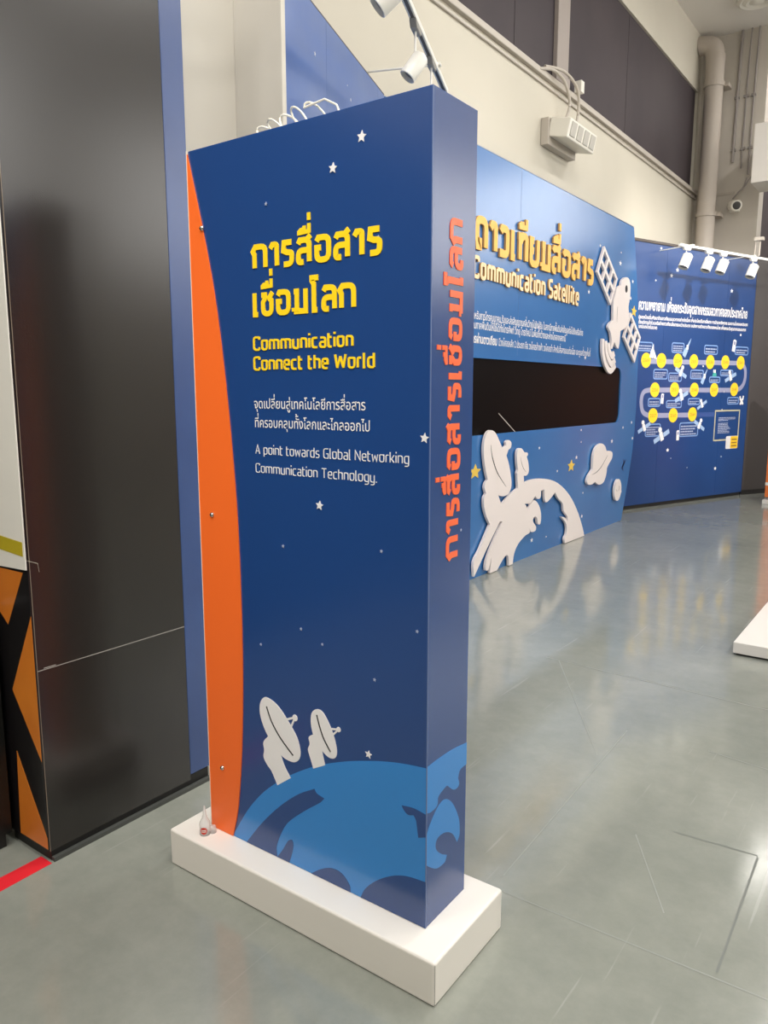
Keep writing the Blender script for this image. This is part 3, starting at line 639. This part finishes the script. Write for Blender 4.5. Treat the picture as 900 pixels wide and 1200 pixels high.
# satellite
so_ = [(8.1987,2.5009,1),(8.2361,2.5793),(8.3607,2.6237,1),(8.3837,2.6765),(8.4811,2.7191),(8.5983,2.7197),(8.6585,2.6620),(8.6696,2.5334),(8.6334,2.4261),(8.6565,2.3498),(8.6451,2.2639),(8.5758,2.1938),(8.4112,2.1484,1),(8.3980,2.0214),(8.3723,1.9583,1),(8.3057,1.9759),(8.2360,2.0236,1),(8.1830,1.9500),(8.1318,1.9516,1),(8.1502,2.0344),(8.1030,2.1195),(8.0371,2.1590),(8.0671,2.2044),(8.1705,2.2428,1),(8.1620,2.3359),(8.1563,2.4349)]
mb = MB(); mb.poly(B, smooth(so_, 3), .012, .036); sato = mb.build('satellite_cutout', M['foam'], wb)
mb = MB(); mb.poly(B, smooth([(8.5310,2.6419),(8.5685,2.6267),(8.5711,2.5820),(8.5307,2.5625),(8.5008,2.5813),(8.4992,2.6194)], 3), .034, .0365); mb.build('lens_hole', M['dark_line'], sato)
slit([(8.2866,2.3964),(8.2820,2.3204),(8.2864,2.2322)], .006, sato, t=.0368, nm='body_line')
def panel_cut(q, inset, name='solar_panel'):
    P = [Vector(p[:2]) for p in q]
    bil = lambda u, v: P[0].lerp(P[1], u).lerp(P[3].lerp(P[2], u), v)
    hs = []
    du, dv = inset
    for i in range(3):
        for j in range(2):
            u0, u1, v0, v1 = i/3+du*(1 if i == 0 else .55), (i+1)/3-du*(1 if i == 2 else .55), j/2+dv*(1 if j == 0 else .55), (j+1)/2-dv*(1 if j == 1 else .55)
            hs.append([tuple(bil(u, v)) for u, v in ((u0, v0), (u1, v0), (u1, v1), (u0, v1))])
    m = MB(); m.poly(B, [tuple(p) for p in P], .012, .034, holes=hs); return m.build(name, M['foam'], wb)
panel_cut([(7.8345,2.9504),(8.2598,2.6776),(8.0826,2.3912),(7.6600,2.6776)], (.065, .11))
panel_cut([(8.7304,2.3687),(9.1140,2.1188),(8.9413,1.8234),(8.5320,2.0868)], (.065, .11))
for t in ([(7.9151,2.0370),(7.9234,1.9115),(8.0086,1.7900),(8.1657,1.7154),(8.3094,1.7792)], [(7.9943,2.0201),(8.0214,1.9155),(8.1037,1.8306),(8.2041,1.7879),(8.2943,1.8367)], [(8.0752,1.9992),(8.1054,1.9316),(8.1543,1.8893),(8.2082,1.8697),(8.2632,1.9024)]):
    mb = MB(); add_strokes(mb, lambda x, y: (x, y), [smooth(t, 5, False)], .062, .012, .034, B); mb.build('signal_arc', M['foam'], wb)
pl = [(7.9776,0.9501),(8.0957,0.9161),(8.1536,0.8542,1),(8.2398,0.8545),(8.3348,0.8287),(8.3307,0.7679),(8.2383,0.7108),(8.1844,0.6698,1),(8.1731,0.6031),(8.1051,0.5248),(7.9738,0.5068),(7.8888,0.5316),(7.8496,0.5518,1),(7.7858,0.5347),(7.6781,0.5357),(7.6178,0.5711),(7.6503,0.6284),(7.7612,0.6903,1),(7.7620,0.7469),(7.7695,0.8407),(7.8333,0.9175)]
mb = MB(); mb.poly(B, smooth(pl, 3), .012, .036); po = mb.build('planet_cutout', M['foam'], wb)
slit([(7.7458,0.6348),(7.8822,0.6530),(8.0257,0.7061),(8.1864,0.8102)], .008, po, t=.0368, nm='ring_line')
mc = (8.5732,0.3881)
mb = MB(); mb.poly(B, ellipse(mc, .112, .125), .012, .036); mo = mb.build('moon_cutout', M['foam'], wb)
slit([(8.6023,0.4333),(8.6193,0.4021),(8.5890,0.3756)], .006, mo, t=.0368, nm='crater_line'); slit([(8.5230,0.3972),(8.5472,0.3726)], .005, mo, t=.0368, nm='crater_line')
for p in ((7.2625,0.7635), (5.3109,0.8686), (8.9227,2.3975)):
    mb = MB(); mb.poly(B, star(p, .062, .05, .48, 1.5), 0, .004); mb.build('yellow_star', M['star_yellow'], wb)
for p, r in (((8.4103,2.8602), .04), ((7.8034,2.9523), .025), ((8.8379,2.7168), .03), ((8.7935,2.5314), .03), ((7.5454,2.4755), .03), ((7.5207,1.8342), .03), ((8.4011,0.9509), .035), ((7.3935,0.8397), .03),
             ((8.7462,1.0892), .025), ((9.0356,1.1382), .025), ((9.0951,0.9501), .03), ((6.5014,0.9874), .02), ((6.3979,0.1454), .03), ((7.6001,0.2094), .028), ((8.7796,0.3457), .028), ((7.4891,1.1107), .018),
             ((7.5019,0.9889), .015), ((6.9254,0.7403), .018), ((7.6043,0.4563), .015), ((6.7183,0.1279), .015), ((8.4214,2.9720), .015), ((7.2156,1.8562), .012)):
    mb = MB(); mb.poly(B, star(p, r*.75, 0, .42, 1.4), 0, .0012); mb.build('star_print', M['white_print'], wb)
mb = MB()
for t in ([(8.8885,0.7139,1),(8.8068,0.6676,1),(8.7480,0.6201,1),(8.7711,0.6108,1),(8.8357,0.6505,1),(8.9004,0.6936,1)], [(8.7981,0.7278,1),(8.8581,0.6787,1),(8.8133,0.6224,1),(8.8455,0.5823,1),(8.7998,0.5936,1),(8.7767,0.6327,1),(8.8228,0.6784,1)]): mb.poly(B, t, 0, .0012)
mb.build('small_satellite_print', mat('navy print mark', (24, 50, 100), .5), wb)

# ------------------------------------------------------------------ timeline wall
wc = thing('exhibit_wall', 'dark navy timeline wall with yellow year discs at the end of the hall', 'display wall', tuple(C(1.3, 0, 0)))
mb = MB(); mb.fbox(C, -.9, .62, .05, 3.3, -.06, 0); mb.fbox(C, .623, 1.96, .05, 3.3, -.06, 0); mb.fbox(C, 1.963, 2.62, .05, 3.3, -.06, 0); mb.build('panel', M['navy'], wc)
mb = MB(); mb.fbox(C, -.9, 2.60, 0, .05, -.05, -.012); mb.build('kickboard', M['black_base'], wc)
mb = MB(); mb.fbox(C, -.9, 2.64, 3.30, 3.33, -.08, .012); mb.build('top_edge', mat('dark top batten', (84, 76, 72), .6), wc)
mb = MB(); type_line(mb, C, 'ความพยายาม เพื่อยกระดับอุตสาหกรรมอวกาศของประเทศไทย', (0.1033,2.4992), (2.4594,2.5067), .095, .0012, .03, slant=True); mb.build('title_lettering', M['white_print'], wc)
mb = MB()
type_line(mb, C, 'ประเทศไทยเริ่มพัฒนาด้านดาวเทียมและอวกาศอย่างต่อเนื่อง เพื่อประโยชน์ในการสื่อสาร การสำรวจทรัพยากร และความมั่นคงของประเทศ', (0.1120,2.3902), (2.4835,2.4028), .032, .0012, .03, slant=True)
type_line(mb, C, 'ตั้งแต่การเข้าร่วมเครือข่ายดาวเทียมสื่อสารระหว่างประเทศ จนถึงการสร้างดาวเทียมของคนไทย เพื่อยกระดับอุตสาหกรรมอวกาศ', (0.1169,2.3288), (2.4506,2.3312), .032, .0012, .03, slant=True)
type_line(mb, C, 'ของประเทศไทยในอนาคต', (0.1210,2.2775), (0.4883,2.2728), .032, .0012, .03, slant=True)
mb.build('paragraph_lettering', M['white_print'], wc)
track = smooth([(0.3028,1.8737,1),(2.3393,1.8898,1),(2.4710,1.8462),(2.5163,1.7576),(2.4992,1.6259),(2.4147,1.5419),(2.2818,1.5155,1),(0.4003,1.5161,1),(0.2973,1.4947),(0.2555,1.4307),(0.2533,1.3345),(0.2965,1.2374),(0.4106,1.1923,1),(1.3276,1.1855,1)], 4, False)
mb = MB(); add_strokes(mb, lambda x, y: (x, y), [track], .062, 0, .0012, C); mb.build('timeline_track', M['path'], wc)
mb = MB(); add_strokes(mb, lambda x, y: (x, y), [[(1.3274,1.1878),(1.8323,1.1840)]], .062, 0, .001, C); mb.build('timeline_track', M['path_dim'], wc)
discs = list(zip([(0.3019,1.8853), (0.6084,1.8877), (0.9473,1.8907), (1.2920,1.8925), (1.6582,1.8911), (2.0082,1.8960), (2.3763,1.8953),
         (2.2660,1.5250), (1.7884,1.5186), (1.3402,1.5193), (0.9125,1.5221), (0.5079,1.5184), (0.4966,1.1908), (0.9154,1.1869), (1.3325,1.1934)],
        ['2509', '2514', '2524', '2531', '2536', '2540', '2541', '2545', '2547', '2548', '2551', '2556', '2557', '2560', '2564']))
for p, yr in discs:
    mb = MB(); mb.poly(C, ellipse(p, .094, .094), 0, .0024); d_ = mb.build('year_disc', M['disc'], wc)
    mb = MB(); type_line(mb, C, yr, (p[0]-.062, p[1]-.022), (p[0]+.062, p[1]-.022), .034, .003, .0); mb.build('year_lettering', M['disc_text'], d_)
def label_box(c0, c1, nl, heavy=1):
    a0, a1 = c0[0], c1[0]; b1, b0 = max(c0[1], c1[1]), min(c0[1], c1[1])
    b0 = b0 if b1-b0 < .6 else b1-.3
    m = MB(); m.poly(C, rrect(a0, b0, a1, b1, .03), 0, .0015, holes=[rrect(a0+.014, b0+.014, a1-.014, b1-.014, .02)])
    o = m.build('label_box', M['boxline'], wc)
    m = MB(); h = (b1-b0-.05)/nl
    for i in range(nl):
        x = a0+.03; e = a1-.03-random.random()*.25*(a1-a0)*(i > 0); yb = b1-.035-(i+.7)*h
        while x < e:
            l = min(.02+random.random()*.04, e-x); m.fbox(C, x, x+l, yb, yb+h*.45, .0005, .0012); x += l+.006
    m.build('label_lines', M['grey_print'], o)
for c0, c1, nl in (((0.1179,2.1121), (0.4239,1.9961), 2), ((0.8054,2.1255), (1.0696,1.9922), 3), ((0.4628,1.7822), (0.7524,1.6508), 3), ((0.7706,1.7403), (1.0514,1.6223), 3),
                   ((1.2341,1.7855), (1.5252,1.6596), 3), ((1.5061,2.1172), (1.8135,1.9904), 2), ((2.2195,2.1185), (2.5465,2.0009), 2), ((1.6602,1.6985), (1.9149,1.6129), 2),
                   ((1.9056,1.7959), (2.2106,1.7066), 2), ((0.3834,1.4141), (0.6344,1.3036), 2), ((0.7556,1.3848), (1.0849,1.2818), 2), ((1.2165,1.4101), (1.4852,1.3172), 2),
                   ((0.3563,1.0871), (0.6685,0.9203), 4), ((1.0672,1.0874), (1.4818,0.8964), 4), ((2.1179,1.4198), (2.3966,1.3167), 2)):
    label_box(c0, c1, nl)
ID = lambda x, y: (x, y)
def craft(c0, c1, kind):
    """Small printed drawing running from c0 to c1."""
    p, q = Vector(c0), Vector(c1); d = q-p; L = d.length; d.normalize(); n = Vector((-d.y, d.x)); mid = (p+q)/2
    P = lambda s, w: tuple(p+d*(s*L)+n*w*L)
    m = MB()
    if kind == 'rocket':
        m.poly(C, [P(0, -.13), P(0, .13), P(.4, .13), P(.42, .07), P(.75, .05), P(1, 0), P(.75, -.05), P(.42, -.07), P(.4, -.13)], .0015, .0028)
        m.fbox(C, mid.x-.02, mid.x+.02, mid.y-.03, mid.y+.03, .002, .0034, 1)
        mats = [M['pale'], M['white_print']]
    elif kind == 'sat':
        m.poly(C, [P(0, -.09), P(0, .09), P(.38, .09), P(.38, -.09)], .0015, .0028); m.poly(C, [P(.62, -.09), P(.62, .09), P(1, .09), P(1, -.09)], .0015, .0028)
        m.poly(C, [P(.4, -.17), P(.4, .17), P(.6, .17), P(.6, -.17)], .0015, .003, mi=1); m.poly(C, ellipse(tuple(mid+n*.28*L), .11*L, .11*L, 12), .0015, .003, mi=1)
        mats = [M['pale'], M['white_print']]
    elif kind == 'bus':
        m.poly(C, [P(0, -.2), P(0, .2), P(.9, .22), P(1, .05), P(.95, -.2)], .0015, .0028); m.poly(C, [P(.55, -.12), P(.55, .12), P(.85, .12), P(.85, -.12)], .002, .0032, mi=1)
        mats = [M['white_print'], M['path']]
    elif kind == 'tent':
        m.poly(C, [P(0, -.35), P(0, .02), P(.6, .1)], .0015, .0028); m.poly(C, [P(0, .1), P(.25, .05), P(1, .2), P(.4, .42), P(0, .5)], .0015, .0028); mats = [M['white_print']]
    elif kind == 'house':
        m.poly(C, [P(0, -.55), P(0, .55), P(.55, .32), P(.55, -.4)], .0015, .0028, mi=1); m.poly(C, [P(.5, -.25), P(.5, .0), P(1, .0), P(1, -.25)], .0015, .003); m.poly(C, [P(.55, .1), P(.55, .32), P(1, .32), P(1, .1)], .0015, .003)
        mats = [M['white_print'], M['teal']]
    else:
        add_strokes(m, ID, [[P(0, -.3), P(.5, 0), P(0, .3)], [P(.15, -.18), P(.15, .18)], [P(1, -.35), P(.6, -.25), P(.5, 0)], [P(1, .35), P(.6, .25), P(.5, 0)]], .03, .0015, .0028, C); mats = [M['white_print']]
    m.build({'rocket': 'rocket_print', 'sat': 'satellite_print', 'bus': 'spacecraft_print', 'tent': 'ground_station_print', 'house': 'building_print'}.get(kind, 'antenna_print'), mats, wc)
for c0, c1, k in (((0.4516,1.9119), (0.4700,2.0927), 'tent'), ((1.0643,1.9536), (1.2057,2.1888), 'rocket'), ((2.1752,2.0451), (2.2063,2.2086), 'bus'), ((0.9078,1.7969), (1.1462,1.6842), 'sat'),
                  ((1.4930,1.6025), (1.6060,1.8026), 'rocket'), ((1.7735,1.7019), (1.7732,1.7915), 'house'), ((2.0305,1.6405), (2.2848,1.7428), 'sat'), ((0.6661,1.3416), (0.6718,1.4728), 'bus'),
                  ((0.9393,1.3725), (1.2035,1.4832), 'sat'), ((1.4332,1.2662), (1.6344,1.3677), 'sat'), ((2.4690,1.3137), (2.4601,1.4341), 'antenna'), ((0.2160,0.9857), (0.4532,1.0935), 'sat'),
                  ((0.5433,0.8493), (0.8497,0.9839), 'sat'), ((1.0402,0.8539), (1.0399,0.9898), 'bus'), ((1.3838,1.1009), (1.6183,0.9795), 'sat')):
    craft(c0, c1, k)
# info box with tag
io = [p[:2] for p in [(1.8533,1.2446,1),(2.4551,1.2390,1),(2.4431,0.8106,1),(1.8402,0.8139,1)]]
b1, b0 = (io[0][1]+io[1][1])/2, (io[2][1]+io[3][1])/2; a0, a1 = (io[0][0]+io[3][0])/2, (io[1][0]+io[2][0])/2
mb = MB(); mb.poly(C, rrect(a0, b0, a1, b1, .006), 0, .0015, holes=[rrect(a0+.02, b0+.02, a1-.02, b1-.02, .004)]); ib = mb.build('info_box', M['gold'], wc)
mb = MB(); hh = (b1-b0-.2)/12
for i in range(12):
    if i == 3: continue
    x = a0+.09; e = a1-.11-(0 if i < 2 else (.10+.12*random.random())); yb = b1-.1-(i+.7)*hh
    while x < e: l = min(.02+random.random()*.05, e-x); mb.fbox(C, x, x+l, yb, yb+hh*.5, .0005, .0012); x += l+.007
mb.build('info_lines', M['grey_print'], ib)
ta = a1-.30
mb = MB(); mb.poly(C, rrect(ta, b0-.12, a1-.01, b0+.06, .02), .0016, .003); tg = mb.build('logo_tag', M['white_print'], wc)
mb = MB(); mb.poly(C, rrect(ta+.11, b0-.115, a1-.013, b0+.055, .015), .003, .0036); mb.build('logo_patch', M['disc'], tg)
mb = MB()
for i in range(3): mb.fbox(C, ta+.135, a1-.04, b0-.09+.045*i, b0-.09+.045*i+.02, .0036, .0042)
mb.build('logo_marks', M['disc_text'], tg)
for p, r in (((0.8341,3.0251), .03), ((0.7193,2.9476), .028), ((2.0460,2.8519), .03), ((0.4110,2.8664), .014), ((0.8425,0.7315), .028), ((1.9385,0.4271), .028), ((2.3320,2.2773), .022), ((2.0059,1.2473), .012),
             ((0.4857,3.2569), .02), ((1.7399,3.1013), .014), ((2.0275,1.4942), .018), ((1.5062,1.8349), .016), ((2.0625,0.5895), .012), ((1.2865,0.4751), .01), ((0.9198,0.6205), .01)):
    mb = MB(); mb.poly(C, star(p, r, 0, .5, 1.2), 0, .0012); mb.build('star_print', M['white_print'], wc)

# dark panel closing the hall, orange stand
DP = Frame((-2.307, 12.075), (.257, .42))
gp = thing('end_panel', 'plain charcoal panel right of the timeline wall', 'panel', tuple(DP(.6, 0, 0)))
mb = MB(); mb.fbox(DP, 0.0, 1.9, .07, 3.32, -.06, 0); mb.build('board', M['charcoal'], gp)
mb = MB(); mb.fbox(DP, 0.0, 1.9, 0, .07, -.05, -.012); mb.build('kickboard', M['black_base'], gp)
og = thing('orange_stand', 'orange upright stand at the right edge beyond the grey floor', 'stand', (-1.7, 11.3, 0))
mb = MB(); mb.box((-1.865, 11.30, .09), (-1.2, 11.42, 1.9)); mb.build('panel', mat('stand orange', (226, 120, 56), .4), og, bevel=.004)
mb = MB(); mb.box((-1.885, 11.26, 0), (-1.18, 11.46, .055)); mb.build('base', M['plinth'], og, bevel=.004)
mb = MB(); mb.box((-1.867, 11.297, .25), (-1.2, 11.30, .29)); mb.build('stripe', M['paper'], og)
# low platform
pf = thing('low_platform', 'low white platform on the floor at the right edge', 'platform', (0, 5.4, 0))
mb = MB(); mb.box((-.862, 4.60, .012), (.9, 6.6, .078)); mb.build('deck', M['plinth'], pf, bevel=.004)
mb = MB(); mb.box((-.845, 4.615, 0), (.88, 6.58, .012)); mb.build('foot', M['black_base'], pf)

# ================================================================== TRACK LIGHTING
def rail(name, label, fr, s0, s1, z_, dark, arms, hang):
    r = thing(name, label, 'lighting track', tuple(fr((s0+s1)/2, z_, 0)))
    m = MB(); m.fbox(fr, s0, s1, z_, z_+.03, -.017, .017); m.build('bar', M['white_metal'], r, bevel=.003)
    m = MB(); m.fbox(fr, s0+.01, s1-.01, z_-.002, z_+.006, -.008, .008)
    if dark: m.fbox(fr, s0+.01, s1-.01, z_+.004, z_+.026, -.0185, -.016)
    m.build('groove', M['rail_dark'] if dark else M['grey_plastic'], r)
    for s in arms:
        m = MB(); m.tube([fr(s, z_+.032, .0), fr(s, z_+.034, -hang*.5), fr(s, z_+.032, -hang)], .006, 8); m.fbox(fr, s-.02, s+.02, z_+.026, z_+.04, -.03, .03); m.build('arm', M['white_metal'], r)
    return r
def spot(name, loc, fr, aim, stem, label, group, adapter='white_metal', L=.13, r=.042):
    t = thing(name, label, 'spotlight', loc, group); o = Vector(loc)
    m = MB()
    a_ = [o+fr.u*x+Vector((0, 0, z_))+fr.n*n_ for n_ in (-.018, .018) for x, z_ in ((-.075, 0), (.075, 0), (.06, -.035), (-.045, -.035))]
    m.add(a_, [(0, 1, 2, 3), (7, 6, 5, 4), (4, 5, 1, 0), (5, 6, 2, 1), (6, 7, 3, 2), (7, 4, 0, 3)]); m.build('adapter', M[adapter], t, bevel=.005)
    e = o+Vector((0, 0, -.035)); k = e+Vector((0, 0, -stem)); m = MB(); m.tube([e+Vector((0, 0, .004)), k], .006, 8); m.build('stem', M['white_metal'], t, smooth=True)
    d = Vector(aim).normalized(); side = fr.u*.0; c = k+Vector((0, 0, -.015))
    m = MB(); b0_ = c-d*L*.45
    m.lathe(b0_, [(.0001, 0), (r*.8, 0), (r, .012), (r, L), (r*.9, L+.002), (r*.82, L-.02), (.0001, L-.022)], 24, d); h = m.build('lamp_head', M['white_metal'], t, smooth=True)
    m = MB(); m.lathe(b0_+d*(L-.019), [(.0001, 0), (r*.78, 0), (r*.5, .006), (.0001, .008)], 20, d); m.build('lens', M['lens'], h, smooth=True)
    return t
# near track, in front of the sky print wall
N_ = Frame((-2.205, 3.209), (-.38, .925))
rail('lighting_track', 'white lighting track running above the pylon toward the sky print wall', N_, -1.6, 1.15, 3.29, True, [.80], .44)
def onN(s): return tuple(N_(s, 3.29, 0))
GN = 'spotlights on the near track'
AN = (-.45, -.35, -.75)
spot('track_spotlight', onN(.22), N_, (-.40, -.42, -.80), .14, 'white spotlight pointing down just above the pylon top corner', GN, 'grey_plastic', .125, .042)
spot('track_spotlight', onN(.66), N_, (-.40, -.42, -.80), .14, 'spotlight second from the top of the near track, its head hidden behind the pylon top', GN, 'grey_plastic', .125, .042)
spot('track_spotlight', onN(-.32), N_, (-.5, -.35, -.55), .06, 'spotlight cut off by the top edge of the frame', GN, 'grey_plastic', .14, .05)
# far track, in front of the timeline wall
FT = Frame(tuple(C(0, 0, .45))[:2], (.9, 2.46))
FZ = 3.19
rail('lighting_track', 'white lighting track in front of the dark navy timeline wall', FT, .22, 4.0, FZ, False, [.45, 1.75], .44)
for (px, s_), nm in zip(((807, .36), (834, .80), (852, 1.10), (886, 1.76)), ('leftmost of the four white spotlights before the navy timeline wall', 'second from left of the four spotlights before the timeline wall', 'third from left of the four spotlights before the timeline wall', 'rightmost spotlight before the timeline wall, beside the charcoal panel')):
    spot('track_spotlight', tuple(FT(s_, FZ, 0)), FT, (-.22, -.36, -.90), .10, nm, 'spotlights on the far track', 'white_metal', .17, .06)

# ================================================================== HIGH WALL FITTINGS
lv = thing('wall_lamp_box', 'white louvred box fixed high on the cream wall under the dark window band', 'wall lamp', (-3.2, 7.5, 3.95))
def rot_box(m, c, hx, hy, hz, ang, mi=0):
    vs = []
    for zz in (-hz, hz):
        for x, y in ((-hx, -hy), (hx, -hy), (hx, hy), (-hx, hy)):
            vs.append((c[0]+x*math.cos(ang)+zz*math.sin(ang), c[1]+y, c[2]-x*math.sin(ang)+zz*math.cos(ang)))
    m.add(vs, [(3, 2, 1, 0), (4, 5, 6, 7), (0, 1, 5, 4), (1, 2, 6, 5), (2, 3, 7, 6), (3, 0, 4, 7)], mi)
m = MB(); rot_box(m, (-3.13, 7.39, 3.92), .10, .33, .085, .22); m.build('housing', M['vent'], lv, bevel=.01)
m = MB()
for k in range(4): rot_box(m, (-3.028, 7.16+k*.155, 3.90), .004, .055, .06, .22)
m.build('louvre', M['vent_gap'], lv)
m = MB(); rot_box(m, (-3.26, 7.36, 3.90), .038, .33, .12, 0); m.build('back_plate', M['conduit'], lv, bevel=.006)
# cables looping from the conduit into the box
m = MB()
def spl(ps, n=6):
    ps = [Vector(p) for p in ps]; out = []
    for i in range(len(ps)-1):
        p0, p1, p2, p3 = ps[max(i-1, 0)], ps[i], ps[i+1], ps[min(i+2, len(ps)-1)]
        for k in range(n): t = k/n; out.append(.5*((2*p1)+(p2-p0)*t+(2*p0-5*p1+4*p2-p3)*t*t+(3*p1-p0-3*p2+p3)*t**3))
    return out+[ps[-1]]
m.tube(spl([(-3.27, 6.9, 4.40), (-3.225, 7.1, 4.44), (-3.20, 7.3, 4.40), (-3.20, 7.44, 4.28), (-3.20, 7.42, 4.15), (-3.19, 7.28, 4.02)]), .014, 8)
m.tube(spl([(-3.26, 7.0, 4.45), (-3.20, 7.3, 4.48), (-3.18, 7.58, 4.40), (-3.20, 7.66, 4.2), (-3.19, 7.55, 4.02)]), .014, 8)
tag(m.build('power_cable', M['conduit'], smooth=True), 'pale cables looping down from the conduit into the louvred box', 'cable')
m = MB(); m.box((-3.275, 7.72, 4.43), (-3.2, 7.8, 4.54)); tag(m.build('junction_box', M['vent'], bevel=.005), 'small pale junction box beside the mullion foot', 'box')
# drain pipe with elbow in the corner
m = MB(); px_ = -3.07
m.tube(spl([(px_, 12.18, 2.9), (px_, 12.18, 5.9), (px_, 12.18, 6.1), (px_-.04, 12.18, 6.28), (px_-.16, 12.18, 6.34), (-3.3, 12.18, 6.34)], 5), .125, 20)
dp = thing('drain_pipe', 'thick painted drain pipe rising in the corner of the back wall', 'pipe', (px_, 12.18, 2.9)); m.build('pipe', M['pipe'], dp, smooth=True)
for zz in (5.75, 4.0):
    m = MB(); m.lathe((px_, 12.18, zz), [(.126, 0), (.14, .0), (.14, .06), (.126, .06)], 24); m.box((px_+.1, 12.2, zz), (px_+.19, 12.4, zz+.05)); m.build('clamp', M['pipe'], dp)
# security camera
sc_ = thing('security_camera', 'small white security camera high on the back wall', 'camera', (-2.73, 12.3, 4.1))
m = MB(); m.box((-2.80, 12.36, 4.06), (-2.66, 12.4, 4.22)); m.build('mount', M['vent'], sc_, bevel=.01)
dd = Vector((.45, -.85, -.2)).normalized(); m = MB(); m.lathe((-2.76, 12.36, 4.15), [(.0001, 0), (.07, 0), (.075, .02), (.075, .22), (.06, .225), (.0001, .225)], 20, dd); m.build('camera_body', M['vent'], sc_, smooth=True)
m = MB(); m.lathe(Vector((-2.76, 12.36, 4.15))+dd*.226, [(.0001, 0), (.055, 0), (.05, .006), (.0001, .01)], 18, dd); m.build('lens', M['gunmetal'], sc_, smooth=True)
# cables and conduit on the back wall
for i, (x0, x1, r_) in enumerate(((-2.80, -2.62, .020), (-2.68, -2.56, .012), (-2.58, -2.50, .014))):
    m = MB(); m.tube(spl([(x0, 12.37, 4.75-.1*i), (x0, 12.375, 5.0), (x0+.01, 12.375, 5.8), (x0+.02, 12.37, 6.3), (x0+.03, 12.36, 6.49)]), r_, 8)
    for zz in (4.9, 5.6): m.box((x0-.03, 12.36, zz), (x0+.035, 12.4, zz+.03))
    tag(m.build('cable_run', M['cable_grey'], smooth=True), ('thick grey cable rising the back wall above the security camera', 'thin grey cable beside the thicker run on the back wall', 'grey conduit right of the two cables on the back wall')[i], 'cable')
m = MB(); m.tube(spl([(-2.76, 12.37, 4.25), (-2.70, 12.3, 4.28), (-2.62, 12.3, 4.36), (-2.58, 12.33, 4.50)]), .012, 6); m.tube(spl([(-2.70, 12.36, 4.32), (-2.60, 12.3, 4.38), (-2.52, 12.3, 4.50)]), .01, 6)
tag(m.build('camera_cable', M['cable_grey'], smooth=True), 'slack cables hanging beside the security camera', 'cable')
m = MB(); m.box((-3.3, 12.38, 4.32), (-2.75, 12.4, 4.35)); tag(m.build('wall_conduit', M['conduit']), 'thin horizontal conduit from the corner pipe to the camera', 'conduit')
# hanging duct box at upper right and round ceiling diffuser
m = MB(); m.box((-2.36, 11.5, 4.22), (-1.2, 12.1, 4.96)); dk = thing('duct_box', 'pale rectangular duct box hanging at the upper right edge', 'duct', (-1.9, 11.8, 4.22)); m.build('casing', M['ceiling'], dk, bevel=.01)
for x in (-2.2, -1.4):
    m = MB(); m.tube([(x, 11.8, 4.95), (x, 11.8, 6.5)], .012, 8); m.build('hanger', M['conduit'], dk)
m = MB(); m.lathe((-2.444, 11.538, 6.5), [(.24, 0), (.24, -.03), (.2, -.05), (.17, -.035), (.13, -.055), (.09, -.04), (.05, -.06), (.0001, -.06)], 32)
tag(m.build('ceiling_diffuser', M['vent'], smooth=True), 'round white ceiling diffuser at the upper right corner', 'diffuser')
# cables beside the far track end
m = MB(); q = Vector(FT(1.78, FZ+.03, 0))
m.tube([q+Vector((0, 0, .004)), q+Vector((.01, 0, .2))], .008, 8); m.tube([q+Vector((.05, .02, .004)), q+Vector((.055, .02, .21))], .012, 8); m.box(tuple(q+Vector((-.01, -.03, .19))), tuple(q+Vector((.10, .05, .23))))
tag(m.build('track_hanger', M['conduit'], smooth=False), 'upright hanger at the right end of the far track', 'bracket')

# ================================================================== CEILING LIGHTS (overhead, out of the frame)
first = None
for i, (x, y, *dim) in enumerate(CEILING_LIGHTS):
    if first is None:
        first = thing('ceiling_light', 'long white ceiling light high above the hall floor', 'ceiling light', (x, y, CEIL-.3), 'hall ceiling lights')
        m = MB(); m.box((x-.12, y-.75, CEIL-.3), (x+.12, y+.75, CEIL-.24)); m.build('housing', M['white_metal'], first, bevel=.01)
        m = MB(); m.box((x-.09, y-.72, CEIL-.312), (x+.09, y+.72, CEIL-.3)); m.build('diffuser', M['tube'], first)
        for dy in (-.5, .5): m = MB(); m.tube([(x, y+dy, CEIL-.25), (x, y+dy, CEIL)], .01, 6); m.build('hanger', M['conduit'], first)
    else:
        c = copy_tree(first); c.location = (x, y, CEIL-.3)
    lamp('ceiling_lamp', 'AREA', (x, y, CEIL-.33), (x, y, 0), CEILING_POWER*(dim[0] if dim else 1), (1, .97, .92), shape='RECTANGLE', size=.3, size_y=1.5)
for i, (p, aim, pw, cone) in enumerate(UNSEEN_SPOTS):  # housings added around the unseen spots
    d_ = (Vector(aim)-Vector(p)).normalized(); q_ = Vector(p)-d_*.02
    m = MB(); m.lathe(q_, [(.0001, -.26), (.09, -.26), (.1, -.24), (.1, .0), (.085, .0), (.08, -.03), (.0001, -.04)], 20, d_); m.tube([q_-d_*.13, (q_.x-d_.x*.13, q_.y-d_.y*.13, CEIL)], .015, 8)
    tag(m.build('ceiling_spotlight', M['white_metal'], smooth=True), 'white spotlight hanging from the hall ceiling', 'spotlight', 'hall ceiling spotlights')
    lamp('wall_spot', 'SPOT', p, aim, pw, (1, .95, .88), spot_size=math.radians(cone), spot_blend=1.0, shadow_soft_size=.4 if i == 2 else .035)
bpy.data.objects.remove(_to); bpy.data.curves.remove(_cur)
